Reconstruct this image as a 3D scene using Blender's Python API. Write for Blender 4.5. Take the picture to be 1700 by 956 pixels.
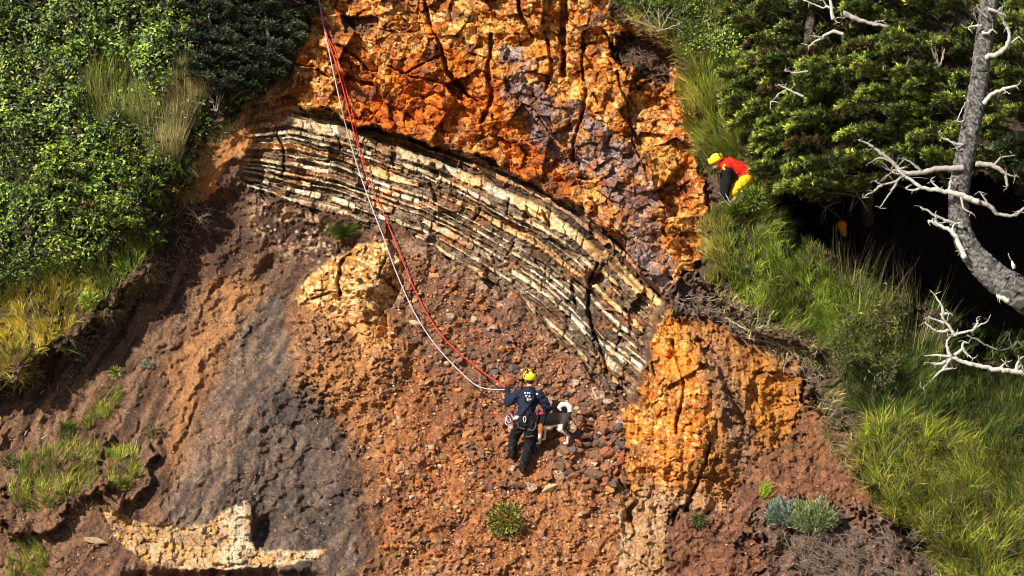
import bpy, bmesh, math, random
import numpy as np
from mathutils import Vector, Matrix

random.seed(7)
RNG = np.random.default_rng(11)
for o in list(bpy.data.objects): bpy.data.objects.remove(o)
scene = bpy.context.scene
C = scene.collection

# ---------------------------------------------------------------- camera
CAM_Y, CAM_Z, DIST = -60.0, 4.78, 60.0
cd = bpy.data.cameras.new('camera'); cam = bpy.data.objects.new('camera', cd); C.objects.link(cam)
cam.location = (0, CAM_Y, CAM_Z); cam.rotation_euler = (math.radians(90), 0, 0)
cd.sensor_width = 36.0; cd.lens = 36.0*DIST/17.0; cd.clip_end = 2000; cd.clip_start = 0.5
scene.camera = cam
# ---------------------------------------------------------------- light
SUN = Vector((-0.66, -0.74, 0.72)).normalized()
w = bpy.data.worlds.new('World'); scene.world = w; w.use_nodes = True
nt = w.node_tree; nt.nodes.clear()
sky = nt.nodes.new('ShaderNodeTexSky'); sky.sky_type = 'NISHITA'; sky.sun_disc = False
elev = math.asin(SUN.z); sky.sun_elevation = elev
sky.sun_rotation = math.atan2(SUN.x, SUN.y)
bg = nt.nodes.new('ShaderNodeBackground'); bg.inputs['Strength'].default_value = 0.062
wo = nt.nodes.new('ShaderNodeOutputWorld')
nt.links.new(sky.outputs[0], bg.inputs[0]); nt.links.new(bg.outputs[0], wo.inputs[0])
sd = bpy.data.lights.new('sun', 'SUN'); sd.energy = 5.0; sd.angle = math.radians(0.5); sd.color = (1.0, 0.93, 0.80)
so = bpy.data.objects.new('sun', sd); C.objects.link(so); so.location = (-30, -30, 40)
so.rotation_euler = SUN.to_track_quat('Z', 'Y').to_euler()
vs = scene.view_settings
vs.view_transform = 'Standard'; vs.look = 'None'; vs.exposure = 0.68; scene.cycles.filter_width = 0.95; vs.gamma = 1; vs.use_curve_mapping = False

# ---------------------------------------------------------------- numpy noise
def _h(i, j, s):
    i = i.astype(np.int64); j = j.astype(np.int64)
    n = (i*374761393 + j*668265263 + s*2147483647*3 + s*1274126177) & 0xFFFFFFFF
    n = ((n ^ (n >> 13))*1274126177) & 0xFFFFFFFF
    n = ((n ^ (n >> 16))*2246822519) & 0xFFFFFFFF
    n = n ^ (n >> 15)
    return (n & 0xFFFFFF).astype(np.float32)/16777216.0
def vnoise(x, y, s=0):
    xi = np.floor(x); yi = np.floor(y); fx = x-xi; fy = y-yi
    fx = fx*fx*(3-2*fx); fy = fy*fy*(3-2*fy)
    a = _h(xi, yi, s); b = _h(xi+1, yi, s); c = _h(xi, yi+1, s); d = _h(xi+1, yi+1, s)
    return (a+(b-a)*fx)*(1-fy) + (c+(d-c)*fx)*fy
def fbm(x, y, octv=4, s=0, gain=0.5):
    t = 0; a = 1; n = 0
    for k in range(octv):
        t = t + a*vnoise(x*(2**k)+k*17.3, y*(2**k)-k*9.1, s+k*7); n += a; a *= gain
    return t/n*2-1
def voro(x, y, s=0):
    xi = np.floor(x); yi = np.floor(y)
    F1 = np.full(x.shape, 9.0, np.float32); F2 = F1.copy()
    dx1 = np.zeros_like(F1); dy1 = np.zeros_like(F1); idn = np.zeros_like(F1); id2 = np.zeros_like(F1); id3 = np.zeros_like(F1)
    for ox in (-1, 0, 1):
        for oy in (-1, 0, 1):
            ci = xi+ox; cj = yi+oy
            px = ci+0.1+0.8*_h(ci, cj, s+1); py = cj+0.1+0.8*_h(ci, cj, s+2)
            dx = x-px; dy = y-py; d = np.sqrt(dx*dx+dy*dy)
            n = d < F1
            F2 = np.where(n, F1, np.minimum(F2, d)); F1 = np.where(n, d, F1)
            dx1 = np.where(n, dx, dx1); dy1 = np.where(n, dy, dy1)
            idn = np.where(n, _h(ci, cj, s+3), idn); id2 = np.where(n, _h(ci, cj, s+4), id2); id3 = np.where(n, _h(ci, cj, s+5), id3)
    return F1, F2, dx1, dy1, idn, id2, id3
def sstep(a, b, x):
    t = np.clip((x-a)/(b-a), 0, 1); return t*t*(3-2*t)
def facets(x, y, s, tilt=1.0):
    F1, F2, dx, dy, a, b, c = voro(x, y, s)
    return (a-0.5)*2*dx*tilt + (b-0.5)*2*dy*tilt + (c-0.5), F2-F1, a, b

# ---------------------------------------------------------------- photo-plane helpers
GU0, GV0, GS = -1200, -1000, 4
gu = np.arange(GU0, 2900, GS, dtype=np.float32); gv = np.arange(GV0, 2000, GS, dtype=np.float32)
GUU, GVV = np.meshgrid(gu, gv)
def bil(grid, u, v):
    x = np.clip((u-GU0)/GS, 0, grid.shape[1]-1.001); y = np.clip((v-GV0)/GS, 0, grid.shape[0]-1.001)
    xi = x.astype(np.int32); yi = y.astype(np.int32); fx = x-xi; fy = y-yi
    return (grid[yi, xi]*(1-fx)+grid[yi, xi+1]*fx)*(1-fy)+(grid[yi+1, xi]*(1-fx)+grid[yi+1, xi+1]*fx)*fy
def seg_d(x, y, a, b):
    ax, ay = a; bx, by = b; vx, vy = bx-ax, by-ay
    t = np.clip(((x-ax)*vx+(y-ay)*vy)/(vx*vx+vy*vy+1e-9), 0, 1)
    return np.hypot(x-ax-t*vx, y-ay-t*vy), t
def poly_sdf(pts):
    d = np.full(GUU.shape, 1e9, np.float32); ins = np.zeros(GUU.shape, bool)
    n = len(pts)
    for i in range(n):
        a = pts[i]; b = pts[(i+1) % n]
        d = np.minimum(d, seg_d(GUU, GVV, a, b)[0])
        c = ((a[1] > GVV) != (b[1] > GVV))
        if a[1] != b[1]:
            ins ^= c & (GUU < (b[0]-a[0])*(GVV-a[1])/(b[1]-a[1])+a[0])
    return np.where(ins, d, -d)         # positive inside
def P(u, v, y):
    k = (DIST+y)/DIST/100.0
    return Vector(((u-850)*k, y, CAM_Z+(478-v)*k))
def Pn(u, v, y):
    k = (DIST+y)/DIST/100.0
    return np.stack([(u-850)*k, y, CAM_Z+(478-v)*k], -1)

# regions read off the cliff, in the plane of the slope ------------------------
B = 3000
POLY = dict(
 vegL=[(545,-B),(525,0),(497,70),(470,125),(425,160),(355,215),(322,262),(312,320),(268,365),(262,440),(200,508),(130,560),(75,600),(0,640),(-B,900),(-B,-B)],
 dirtL=[(490,110),(500,190),(430,215),(385,280),(350,330),(318,345),(300,320),(330,250),(400,190),(455,135)],
 upper=[(545,-B),(528,0),(492,85),(480,160),(500,186),(620,208),(730,235),(830,272),(900,305),(960,352),(1010,395),(1060,440),(1108,495),(1150,450),(1172,400),(1180,330),(1150,240),(1145,150),(1125,100),(1110,60),(1012,30),(990,-B)],
 purple=[(805,90),(850,80),(880,150),(940,165),(1000,215),(1062,270),(1112,330),(1122,430),(1105,480),(1050,428),(1000,372),(985,320),(930,290),(915,240),(850,185)],
 rust=[(560,100),(650,90),(800,120),(900,200),(960,300),(980,350),(900,300),(780,240),(620,200),(560,170)],
 hollow=[(1005,42),(1060,55),(1112,66),(1122,110),(1098,150),(1050,135),(1020,95)],
 recess=[(570,28),(620,25),(625,42),(600,55),(575,50)],
 gully=[(262,380),(330,330),(420,300),(560,370),(600,420),(500,470),(470,560),(330,700),(250,760),(0,800),(-B,1000),(-B,850),(0,610),(130,540),(250,470)],
 streak=[(360,465),(400,455),(440,478),(400,530),(372,590),(340,670),(312,740),(295,790),(283,780),(284,700),(276,630),(300,575),(330,510)],
 grey=[(440,480),(478,492),(470,560),(482,620),(550,690),(582,780),(604,860),(580,1000),(400,960),(270,880),(290,790),(330,690),(372,600),(405,535)],
 outcrop=[(488,505),(500,468),(540,430),(590,404),(640,402),(668,440),(660,500),(636,520),(642,565),(605,590),(572,545),(522,518)],
 mound=[(470,540),(500,505),(600,520),(650,540),(650,600),(600,680),(540,690),(480,620)],
 talusdark=[(610,400),(700,400),(800,450),(900,520),(1010,640),(1050,680),(1040,830),(900,780),(760,700),(720,620),(680,560),(640,520)],
 talus=[(640,540),(720,600),(820,640),(1040,700),(1045,800),(1030,1100),(560,1100),(610,900),(590,790),(555,700),(500,640),(560,610)],
 cream=[(168,848),(200,852),(240,868),(300,878),(350,870),(382,848),(412,836),(422,850),(412,890),(425,912),(480,914),(545,910),(520,930),(440,944),(370,948),(240,936),(190,892)],
 butt=[(1108,508),(1180,520),(1240,556),(1322,588),(1338,650),(1322,740),(1255,762),(1205,850),(1110,845),(1100,1100),(1025,1100),(1030,880),(1045,800),(1033,780),(1040,690),(1062,640),(1090,560)],
 buttyel=[(1108,520),(1150,540),(1180,600),(1190,700),(1150,790),(1120,840),(1045,800),(1040,700),(1065,640)],
 soilR=[(1200,850),(1255,755),(1330,735),(1345,640),(1400,720),(1480,870),(1640,1100),(1100,1100),(1110,850)],
 vegR=[(985,-B),(1008,20),(1112,60),(1142,120),(1150,230),(1182,285),(1192,340),(1176,400),(1165,470),(1215,500),(1250,545),(1330,575),(1372,610),(1345,650),(1392,730),(1425,800),(1490,870),(1560,900),(1620,1100),(1900,B),(B+2000,B),(B+2000,-B)],
 turfR=[(1100,490),(1150,455),(1215,480),(1260,530),(1345,570),(1385,620),(1350,640),(1300,590),(1230,560),(1180,525),(1120,515)],
 cave=[(1285,345),(1400,325),(1500,300),(1700,285),(2100,300),(2100,560),(1700,610),(1600,575),(1530,500),(1470,462),(1400,430),(1330,400)],
 char=[(440,640),(500,650),(560,700),(596,790),(606,880),(520,905),(440,890),(420,810),(455,730)],
 shelfA=[(5,800),(60,765),(160,735),(172,800),(120,850),(60,880),(10,870)],
 shelfB=[(176,762),(238,746),(252,790),(228,832),(190,852),(176,820)],
 bankR=[(1240,860),(1300,830),(1400,850),(1500,880),(1600,1100),(1300,1100)],
)
SDF = {k: poly_sdf(p) for k, p in POLY.items()}
def curve(u, pts):
    return np.interp(u, [p[0] for p in pts], [p[1] for p in pts])
VT = [(380,212),(430,203),(480,194),(560,208),(640,238),(700,258),(800,298),(900,345),(960,385),(1010,430),(1060,478),(1110,525),(1150,570)]
VB = [(380,300),(440,318),(480,330),(560,350),(640,378),(700,398),(800,455),(900,527),(950,572),(1000,630),(1050,668),(1110,720)]
CRACKS = [([(718,272),(724,296)],6,.25),([(712,308),(722,335)],4,.18),([(648,262),(652,284)],2.2,.12),([(842,326),(838,350)],2.5,.14),([(852,400),(842,420)],2.2,.12),([(905,352),(915,378)],3,.16),([(560,225),(566,245)],2.2,.12),([(950,480),(958,510)],3,.16),([(780,390),(788,408)],2.2,.12),([(890,430),(900,452)],2.5,.15),([(800,345),(792,366)],3,.15),([(610,300),(600,322)],2.5,.12),([(992,440),(980,478),(978,520),(992,575),(1010,625)],4,.26),([(1042,510),(1050,530)],3,.16),([(1030,560),(1020,585)],3,.15),([(462,232),(470,262),(462,292)],3,.18),
          ([(698,-60),(703,5),(706,38),(722,62),(736,96),(742,122),(770,150),(790,168)],4.5,.35),
          ([(938,-60),(936,30),(934,70),(938,122)],7,.5), ([(862,-20),(868,30),(880,64)],4,.3),
          ([(560,72),(590,100),(622,128)],3,.2), ([(563,125),(590,132),(625,140)],5,.25), ([(812,60),(806,110),(815,165),(798,200)],6,.35),
          ([(966,50),(968,100),(972,140),(990,170)],3,.2), ([(970,150),(955,215),(948,270)],3.5,.2), ([(905,60),(918,110),(908,150)],4,.2),
          ([(480,105),(520,112),(545,128)],3.5,.2), ([(730,95),(700,110),(660,118)],3,.18), ([(640,105),(700,135),(760,150),(800,165)],2.5,.15),
          ([(562,434),(560,470),(563,490)],4.5,.35),([(515,497),(545,485),(562,488)],3,.2),([(640,430),(625,460),(650,480)],3,.2),
          ([(1020,120),(1040,170),(1052,240),(1075,300)],3,.2),([(1000,50),(1030,110),(1060,150)],3,.25),
          ([(1120,560),(1132,640),(1120,720)],4,.2),([(1160,560),(1200,620),(1235,700)],7,.25),([(1180,740),(1160,800),(1140,850)],4,.2),
          ([(830,272),(770,262),(720,240),(680,232)],5,.2),([(500,186),(560,196),(640,222)],3,.2),([(1030,800),(1060,830),(1045,860)],6,.3)]

def lay(base, m, val): return base+(val-base)*m[..., None]
def col(r, g, b): return np.array((r, g, b), np.float32)

def terrain_eval(u, v):
    """depth (metres beyond the camera's 60 m plane) and albedo at slope coordinates"""
    u = u.astype(np.float32); v = v.astype(np.float32)
    wx = fbm(u/60, v/60, 4, 3)*22+fbm(u/13, v/13, 3, 5)*7; wy = fbm(u/60, v/60, 4, 8)*22+fbm(u/13, v/13, 3, 6)*7
    def S(k, wamt=1.0): return bil(SDF[k], u+wx*wamt, v+wy*wamt)
    def M(k, f=6, wamt=1.0, off=0): return sstep(-f, f, S(k, wamt)+off)
    h = (956-v)/100
    n1 = fbm(u/120, v/120, 4, 41); n2 = fbm(u/30, v/30, 4, 43); n3 = fbm(u/7, v/7, 3, 45); n4 = fbm(u/2.5, v/2.5, 2, 47)
    def M(k, f=6, wamt=1.0, off=0): return sstep(-f*.45, f*.45, S(k, wamt)+off+(n2*1.3+n3*.8+n1*.5)*f)
    y = np.where(h < 0, h*0.9, np.where(h < 4.6, h*0.98, 4.508+(h-4.6)*0.50))
    y = y-0.000*u
    far = np.clip((np.abs(u-850)-1400)/2000, 0, 3); y = y+fbm(u/400, v/400, 4, 21)*1.2*np.clip(far*3, 0, 1)
    y = y+fbm(u/210, v/210, 4, 31)*0.22
    dg = (u*.62+v*.35)/1.0                                  # rills run down to the left
    rid = 1-np.abs(fbm(dg/46+wx/60, (v*.8-u*.45)/150, 4, 34)); rid2 = 1-np.abs(fbm(u/34, v/34, 4, 35)); rid3 = 1-np.abs(fbm(u/13, v/12, 3, 36))
    ax_ = (u*.86+v*.5); bx_ = (v*.86-u*.5); gul = 1-np.abs(fbm(ax_/44+wx/26, (v*.85-u*.52)/170, 3, 37)); gulm = sstep(640, 420, u+n1*60)*sstep(380, 470, v)
    relief = (gul**2)*-.20*gulm+(rid**2)*-.26+((rid2**2)*-.17+(rid3**2)*-.07)*(1-.5*gulm)
    # fine masks
    up = M('upper', 5, .8); pur = M('purple', 22, 1.6); rust = M('rust', 30, 1.5); ou = M('outcrop', 5, .5); bt = M('butt', 8, .7)
    by = M('buttyel', 25, 1.5); gr = M('grey', 14, 1.0); st = M('streak', 12, 1.2); vl = M('vegL', 7, .9); vr = M('vegR', 9, 1.2)
    dl = M('dirtL', 8, 1.0); gl = sstep(-45, 45, S('gully', 1.)+n1*12); cr = sstep(-2.5, 2.5, S('cream', .30)+n3*3); td = M('talusdark', 25, 1.3); ta = M('talus', 25, 1.2)
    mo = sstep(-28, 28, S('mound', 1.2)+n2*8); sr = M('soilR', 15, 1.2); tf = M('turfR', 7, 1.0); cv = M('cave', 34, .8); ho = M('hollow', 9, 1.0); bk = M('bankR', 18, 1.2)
    rc = M('recess', 4, .5)
    # ---- rock fields
    ru = u+wx*.25; rv = v+wy*.25
    f1, e1, a1, b1 = facets(ru/70, rv/62, 101, 1.2); f2, e2, a2, b2 = facets(ru/24+3, rv/20, 111, 1.3); f3, e3, a3, b3 = facets(ru/9.5, rv/8, 121, 1.4); f4, e4, a4, b4 = facets(ru/4.6, rv/4.2, 131, 1.2)
    crag = f1*.24+f2*.10+f3*.036+f4*.013+fbm(u/26, v/22, 4, 107)*.10
    crag = crag+(1-sstep(0, .07, e1+n3*.05))*.06*(a1 > .78)+(1-sstep(0, .10, e2))*.05*(a2 > .72)+(1-sstep(0, .13, e3))*.02*(a3 > .6)
    # ---- gravel fields
    gx_, gy_ = u+fbm(u/6, v/6, 2, 231)*3.0, v+fbm(u/6, v/6, 2, 232)*3.0
    g1 = voro(gx_/25, gy_/17, 201); g2 = voro(gx_*.94/12.5+gy_/40, gy_/8.5, 211); g3 = voro(gx_/5.6, gy_/4.6, 221); g4 = voro((gx_*.8+gy_*.6)/8.2, (gy_*.8-gx_*.6)/6.0, 241)
    def stone(g, frac, s):
        e = np.clip((g[1]-g[0])*(1.6+2.2*g[5]), 0, 1)
        on = (g[4] < frac)
        t = ((g[5]-.5)*g[2]+(g[6]-.5)*g[3])*2.4
        e = np.clip(e-.12-.5*(g[6] > .5)*np.clip(g[0]*1.5-.35, 0, 1), 0, 1)
        return on*np.clip(e*1.7, 0, 1)**.5*s*np.clip(.45+g[6]*.9+t, .15, 2), on*(e > .12)
    patch = np.clip(.5+fbm(u/45, v/38, 4, 251)*1.8, .05, 1)
    big = np.clip(sstep(.0, .9, ta+td)*.6+n1*.3, 0, 1)
    s1, on1 = stone(g1, .10*big*patch, .10); s2, on2 = stone(g2, .42*patch, .062); s4, on4 = stone(g4, .45*patch, .045); s3, on3 = stone(g3, .55, .020)
    nearrub = np.exp(-((u-960)/110)**2-((v-760)/75)**2)+.7*np.exp(-((u-1000)/60)**2-((v-640)/50)**2)
    sx, onx = stone(g1, .55*nearrub, .10)
    on2 = np.maximum(on2, on4*(s4 > s2)); s2 = np.maximum(s2, s4); grav = -(np.maximum(np.maximum(s1, s2), np.maximum(s3, sx)))-n3*.02
    rockish = np.clip(up+ou+bt+cr, 0, 1)
    loose = np.clip(.25+ta+td*.9+mo*.6-gr*.45-gl*.4, .12, 1)*(1-rockish)
    # ---- strata
    tt = (v+wy*.15-curve(u, VT))/(curve(u, VB)-curve(u, VT))
    fx = curve(v, [(400,1010),(440,1000),(490,975),(570,988),(640,1012),(700,1030)])+wx*.3
    rf = sstep(-4, 4, u-fx)*(u > 900)
    tt2 = tt+rf*.055
    sm = ((tt > -.28) & (tt < 1.02+.16*fbm(u/34, v*0, 4, 52)+.04*n3)).astype(np.float32)*sstep(398, 425, u+wx*.8)*(1-up)*(1-bt)*(1-sstep(1098, 1112, u+(v-480)*.32+wx*.5))
    beds = [(-.20,.022),(-.11,.03),(.050,.050),(.19,.018),(.26,.010),(.365,.036),(.485,.014),(.575,.020),(.64,.011),(.70,.014),(.765,.030),(.875,.024),(.99,.026)]
    hard = np.zeros_like(u); bid = np.zeros_like(u)
    for k, (c0, w0) in enumerate(beds):
        cc = c0+.014*fbm(u/130+k*9, v*0+k, 3, 60+k)+.010*fbm(u/90, v*0+2, 2, 59)+.004*fbm(u/12, v/12, 2, 61+k); ww = w0*(1.15+1.0*fbm(u/90+k*5, v*0+3*k, 3, 80+k)+.55*fbm(u/8, v/7, 3, 82+k))
        ww = np.where(fbm(u/55+k*31, v*0+k, 3, 84+k) < -.30-.3*(k in (2, 5, 9)), ww*.2, ww)
        if k == 1 : ww = ww*.8
        hk = sstep(1.0, .72, np.abs(tt2-cc)/np.maximum(ww, .004)); bid = np.where(hk > hard, k, bid); hard = np.maximum(hard, hk)
    L = 15+26*_h(bid, bid*0, 91)
    gx = (u+wx*.5)/L+bid*3.37+(tt2*60)/L*.35; gi = np.floor(gx); fr = gx-gi
    jo = (_h(gi, bid, 92)-.5)*.9; j1 = (_h(gi+1, bid, 92)-.5)*.9
    dj = np.minimum(np.abs(fr-jo), np.abs(1+j1-fr)); cell = np.where(fr < jo, gi-1, np.where(fr > 1+j1, gi+1, gi))
    br = _h(cell, bid, 93); br2 = _h(cell, bid, 94); crackj = sstep(.07, .02, dj*(1+.8*n3))*hard*(_h(cell, bid, 95) > .5)
    missing = (br2 < .13)*hard*(bid > 2)
    hard = hard*(1-missing)
    cx_ = np.floor((u+wx*.8+tt2*30)/46); cy_ = np.floor(tt2*4.2+.6*fbm(u/60, v*0, 2, 97)); blk = _h(cx_, cy_, 98); blk2 = _h(cx_, cy_, 99)
    yst = (blk-.5)*.20+(blk2 < .14)*.16-hard*(.05+.10*br)*(1+.3*n2)+crackj*.07+np.clip(tt, -.2, 1.1)*-.30+n3*.02+f3*(.014+.03*(1-hard))+f4*.008+f2*(.015+.03*(1-hard))-.20*sstep(.38, .30, tt+.05*n1)*sstep(-.02, .02, tt)+.12*n1
    thin = np.sin((tt2*150+n2*1.2))*.5+.5
    yst = yst-thin*.02*(1-hard)
    # ---- assemble depth
    y = y+gl*.55*(1-vl)+fbm(u/80, (v+u*.5)/14, 3, 51)*.05*gl
    y = y+grav*loose*(1-sm)+relief*(1-rockish)*(1-sm)*np.clip(.75+.25*gl-.12*gr, .3, 1.1)+n3*.022*(1-sm)
    y = y+sm*(.28+yst)
    overhang = .62
    y = y-up*(overhang-.28)+up*(crag*1.25+n2*.05+n4*.015)-up*.25*sstep(0, 140, S('upper', 0))
    y = y-ou*(.42+.3*sstep(0, 50, S('outcrop', 0)))+ou*(f2*.12+f3*.06+f4*.025+n2*.14+fbm(u/14, v/12, 3, 199)*.06)
    y = y+ou*.45*sstep(620, 650, u+wx*.4)*sstep(430, 470, v)
    y = y-mo*.28*(1-ou)+mo*(f3*.05+f2*.06)*(1-ou)
    y = y-bt*(.50+.55*sstep(0, 110, S('butt', 0)))*(1-.75*sstep(1190, 1320, u+wx)*sstep(620, 720, v))*(1-.5*sstep(760, 840, v+wy))+bt*(crag*.65+n2*.13+n4*.02+f3*.03)
    y = y+bt*(.16*fbm(u/16, v/60, 4, 195)); y = y+bt*.35*np.exp(-((u-1265)/55)**2-((v-660)/70)**2)
    y = y-cr*(.26+.10*n2)+cr*(f3*.05+f2*.07+f4*.02)
    ridge = np.exp(-((u-430)/26)**2-((v-880)/40)**2); y = y+ridge*.5*(1-cr)
    y = y+.35*np.exp(-((v-958)/10.)**2)*sstep(180, 230, u)*(1-sstep(520, 560, u))*(1-cr)
    rimn = (1-sstep(0, 30, S('vegL', .6))); chs = sstep(-40, 30, S('char', 1.2)+n2*22); y = y+chs*(.20+n2*.14+f2*.05)-M('shelfA', 12)*(.35+n2*.1)-M('shelfB', 8)*.32
    y = y-vl*n3*.07+vl*rimn*(n2*.45+f3*.12+.12)-vl*(.28+.36*sstep(230, 420, v))*(1+.25*sstep(0, 120, S('vegL', 0)))+vl*n2*.10
    y = y-vr*(.62+.35*sstep(0, 90, S('vegR', 0)))+vr*n2*.12
    y = y-sr*.35+sr*(n2*.10+f3*.03); y = y-bk*.35+bk*(n2*.15+f2*.1)
    y = y-tf*.30+tf*(f3*.08+n3*.06)
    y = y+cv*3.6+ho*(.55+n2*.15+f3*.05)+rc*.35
    for pts, wd, dp in CRACKS:
        x0 = min(p[0] for p in pts)-60; x1 = max(p[0] for p in pts)+60; y0 = min(p[1] for p in pts)-60; y1 = max(p[1] for p in pts)+60
        m = (u > x0) & (u < x1) & (v > y0) & (v < y1)
        if not m.any(): continue
        uu = u[m]+wx[m]*.45; vv = v[m]+wy[m]*.45; d = np.full(uu.shape, 1e9)
        for a, b in zip(pts[:-1], pts[1:]): d = np.minimum(d, seg_d(uu, vv, a, b)[0])
        y[m] = y[m]+dp*sstep(wd, wd*.3, d*(1+.4*n3[m]))
    y = y+.45*np.exp(-(((u-990)/15)**2+((v-462)/13)**2)**2)*(1-up)
    y = y+.10*sstep(4.5, 1.5, np.abs(u-fx+n3*3))*sm*(u > 900)*(v > 430)
    # ---- albedo
    r1 = a2; r2 = a3
    base = np.zeros(u.shape+(3,), np.float32)+col(.088, .048, .031)
    base = lay(base, np.clip(.5+n1, 0, 1), col(.118, .063, .039)); base = lay(base, np.clip(n2*1.3, 0, .7), col(.085, .038, .024))
    base = lay(base, gl*.7, col(.054, .031, .023)); base = lay(base, sstep(300, 150, u+n2*60)*sstep(600, 700, v)*.5, col(.15, .078, .045))
    # talus
    c = np.zeros_like(base)+col(.22, .086, .032); c = lay(c, np.clip(.35+n1*1.6, 0, 1), col(.33, .148, .050)); c = lay(c, np.clip(n2*1.8, 0, .9), col(.115, .048, .026)); c = lay(c, sstep(.1, .5, fbm(u/24, v/20, 4, 181))*.7, col(.42, .21, .09)); c = lay(c, sstep(.2, .5, fbm(u/34, v/26, 4, 183))*.5, col(.40, .13, .035))
    base = lay(base, np.clip(ta+.35*mo, 0, 1), c)
    c = np.zeros_like(base)+col(.115, .060, .040); c = lay(c, np.clip(.3+n2*1.5, 0, 1), col(.17, .082, .048))
    base = lay(base, np.exp(-((u-520)/90)**2-((v-930)/60)**2)*np.clip(.8+n2, 0, 1), col(.105, .066, .045)); base = lay(base, td*np.clip(.9-sstep(560, 760, v)*.5, 0, 1), c)
    stk = fbm(ax_/11+wx/20, (v*.85-u*.52)/120, 4, 38); base = lay(base, gulm*np.clip(stk*2.2, 0, .8), col(.20, .115, .068)); base = lay(base, gulm*np.clip(-stk*2.2, 0, .8), col(.040, .024, .019))
    # stones colours
    sc = np.zeros_like(base)+col(.34, .15, .075)
    ss = g2[5]; sc = lay(sc, (ss > .35)*1.0, col(.40, .13, .045)); sc = lay(sc, (ss > .62)*1.0, col(.22, .13, .10)); sc = lay(sc, (ss > .8)*1.0, col(.50, .26, .12)); sc = lay(sc, (ss > .94)*1., col(.55, .42, .30))
    base = lay(base, on2*loose*.62, sc*(.75+.5*g2[6][..., None]))
    s3c = np.zeros_like(base)+col(.30, .12, .05); s3c = lay(s3c, (g3[5] > .5)*1., col(.15, .065, .04)); s3c = lay(s3c, (g3[5] > .8)*1., col(.46, .24, .12))
    base = lay(base, on3*loose*.40, s3c)
    bs = np.zeros_like(base)+col(.17, .09, .065); bs = lay(bs, (g1[5] > .45)*1., col(.28, .12, .07)); bs = lay(bs, (g1[5] > .8)*1., col(.34, .25, .19))
    base = lay(base, np.clip(onx+on1, 0, 1)*(1-rockish)*.8, bs)
    base = lay(base, mo*np.clip(.35+n2, 0, .7), col(.40, .19, .075))
    # grey slope and streak
    c = np.zeros_like(base)+col(.105, .074, .057); c = lay(c, np.clip(rid2*2-1.3, 0, .7), col(.21,.135,.09));  c = lay(c, np.clip(.2+n2, 0, 1), col(.085, .060, .052)); c = lay(c, np.clip(n1*2-.1, 0, .8), col(.17, .10, .062))
    c = lay(c, np.clip(n3*1.3-.1, 0, .7), col(.24, .175, .13)); c = lay(c, (g3[5] > .8)*.5, col(.05, .04, .035)); c = lay(c, np.clip(stk*2, 0, .7), col(.19, .125, .085)); c = lay(c, np.clip(-stk*2, 0, .7), col(.040, .030, .028))
    dk = np.exp(-((u-490)/55)**2-((v-665)/40)**2); c = lay(c, np.clip(dk*1.2+n2*.3*dk, 0, .8), col(.045, .035, .035))
    base = lay(base, gr*.93, c)
    base = lay(base, sstep(-60, 50, S('char', 1.2)+n2*40+n3*12)*.55, lay(np.zeros_like(base)+col(.052, .040, .036), np.clip(n3, 0, .8), col(.15, .11, .085)))
    c = np.zeros_like(base)+col(.34, .165, .068); c = lay(c, np.clip(n2+.2, 0, .8), col(.28, .13, .058)); base = lay(base, sstep(-26, 22, S('streak', .7)+n2*12+n3*6-3)*.85, c)
    # upper rock
    c = np.zeros_like(base)+col(.52, .165, .020)
    c = lay(c, sstep(-.1, .5, n1+.6*(a1-.5))*.85, col(.68, .27, .040)); c = lay(c, sstep(.1, .5, fbm(u/55, v/40, 4, 141)+.3*(r1-.5)), col(.30, .070, .014))
    c = lay(c, (r1 > .78)*.6, col(.72, .36, .09)); c = lay(c, (r1 < .2)*.6, col(.20, .055, .018)); c = lay(c, (r2 > .82)*.55, col(.80, .50, .19)); c = lay(c, (r2 < .25)*.6, col(.25, .065, .014))
    c = lay(c, sstep(.15, .5, fbm(u/18, v/22, 4, 143))*.65, col(.78, .42, .10)); c = lay(c, sstep(.2, .5, fbm(u/11, v/14, 4, 145))*.6, col(.16, .045, .015))
    c = lay(c, (a4 > .86)*.4, col(.85, .60, .30)); c = lay(c, (a4 < .15)*.5, col(.14, .04, .015))
    c = lay(c, rust*np.clip(.75+n2, 0, .92), col(.42, .085, .010)); c = lay(c, rust*sstep(0, .5, fbm(u/24, v/20, 4, 147))*.7, col(.60, .17, .015))
    c = lay(c, rust*(r2 > .7)*.5, col(.66, .22, .025)); c = lay(c, rust*(r2 < .3)*.65, col(.14, .028, .012))
    q = np.zeros_like(base)+col(.17, .105, .095); q = lay(q, sstep(.05, .4, fbm(u/38, v/38, 4, 151)), col(.27, .215, .22)); q = lay(q, (r1 > .6)*.65, col(.16, .065, .035))
    q = lay(q, (r2 > .72)*.6, col(.40, .31, .30)); q = lay(q, sstep(.2, .5, fbm(u/20, v/28, 3, 155))*.8, col(.42, .14, .04)); q = lay(q, (a4 < .2)*.6, col(.06, .04, .04))
    c = lay(c, pur*np.clip(.8+n2*.9+n3*.5, 0, .95), q)
    dk2 = sstep(.30, .5, fbm(u/34, v/26, 4, 161))*(1-pur); c = lay(c, dk2*.75, col(.14, .06, .035))
    base = lay(base, up, c)
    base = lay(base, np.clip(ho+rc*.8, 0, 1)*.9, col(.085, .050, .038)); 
    # outcrop
    c = np.zeros_like(base)+col(.50, .245, .07); c = lay(c, (a3 > .6)*.7, col(.72, .47, .20)); c = lay(c, (a3 < .3)*.7, col(.34, .14, .04)); c = lay(c, sstep(.1, .5, n2+n3*.4)*.6, col(.36, .17, .06)); c = lay(c, (a4 > .75)*.6, col(.82, .62, .34)); c = lay(c, (a4 < .2)*.6, col(.2, .08, .03)); c = lay(c, sstep(505, 545, v+wy)*.7, col(.46, .21, .075))
    base = lay(base, ou, c)
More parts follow.
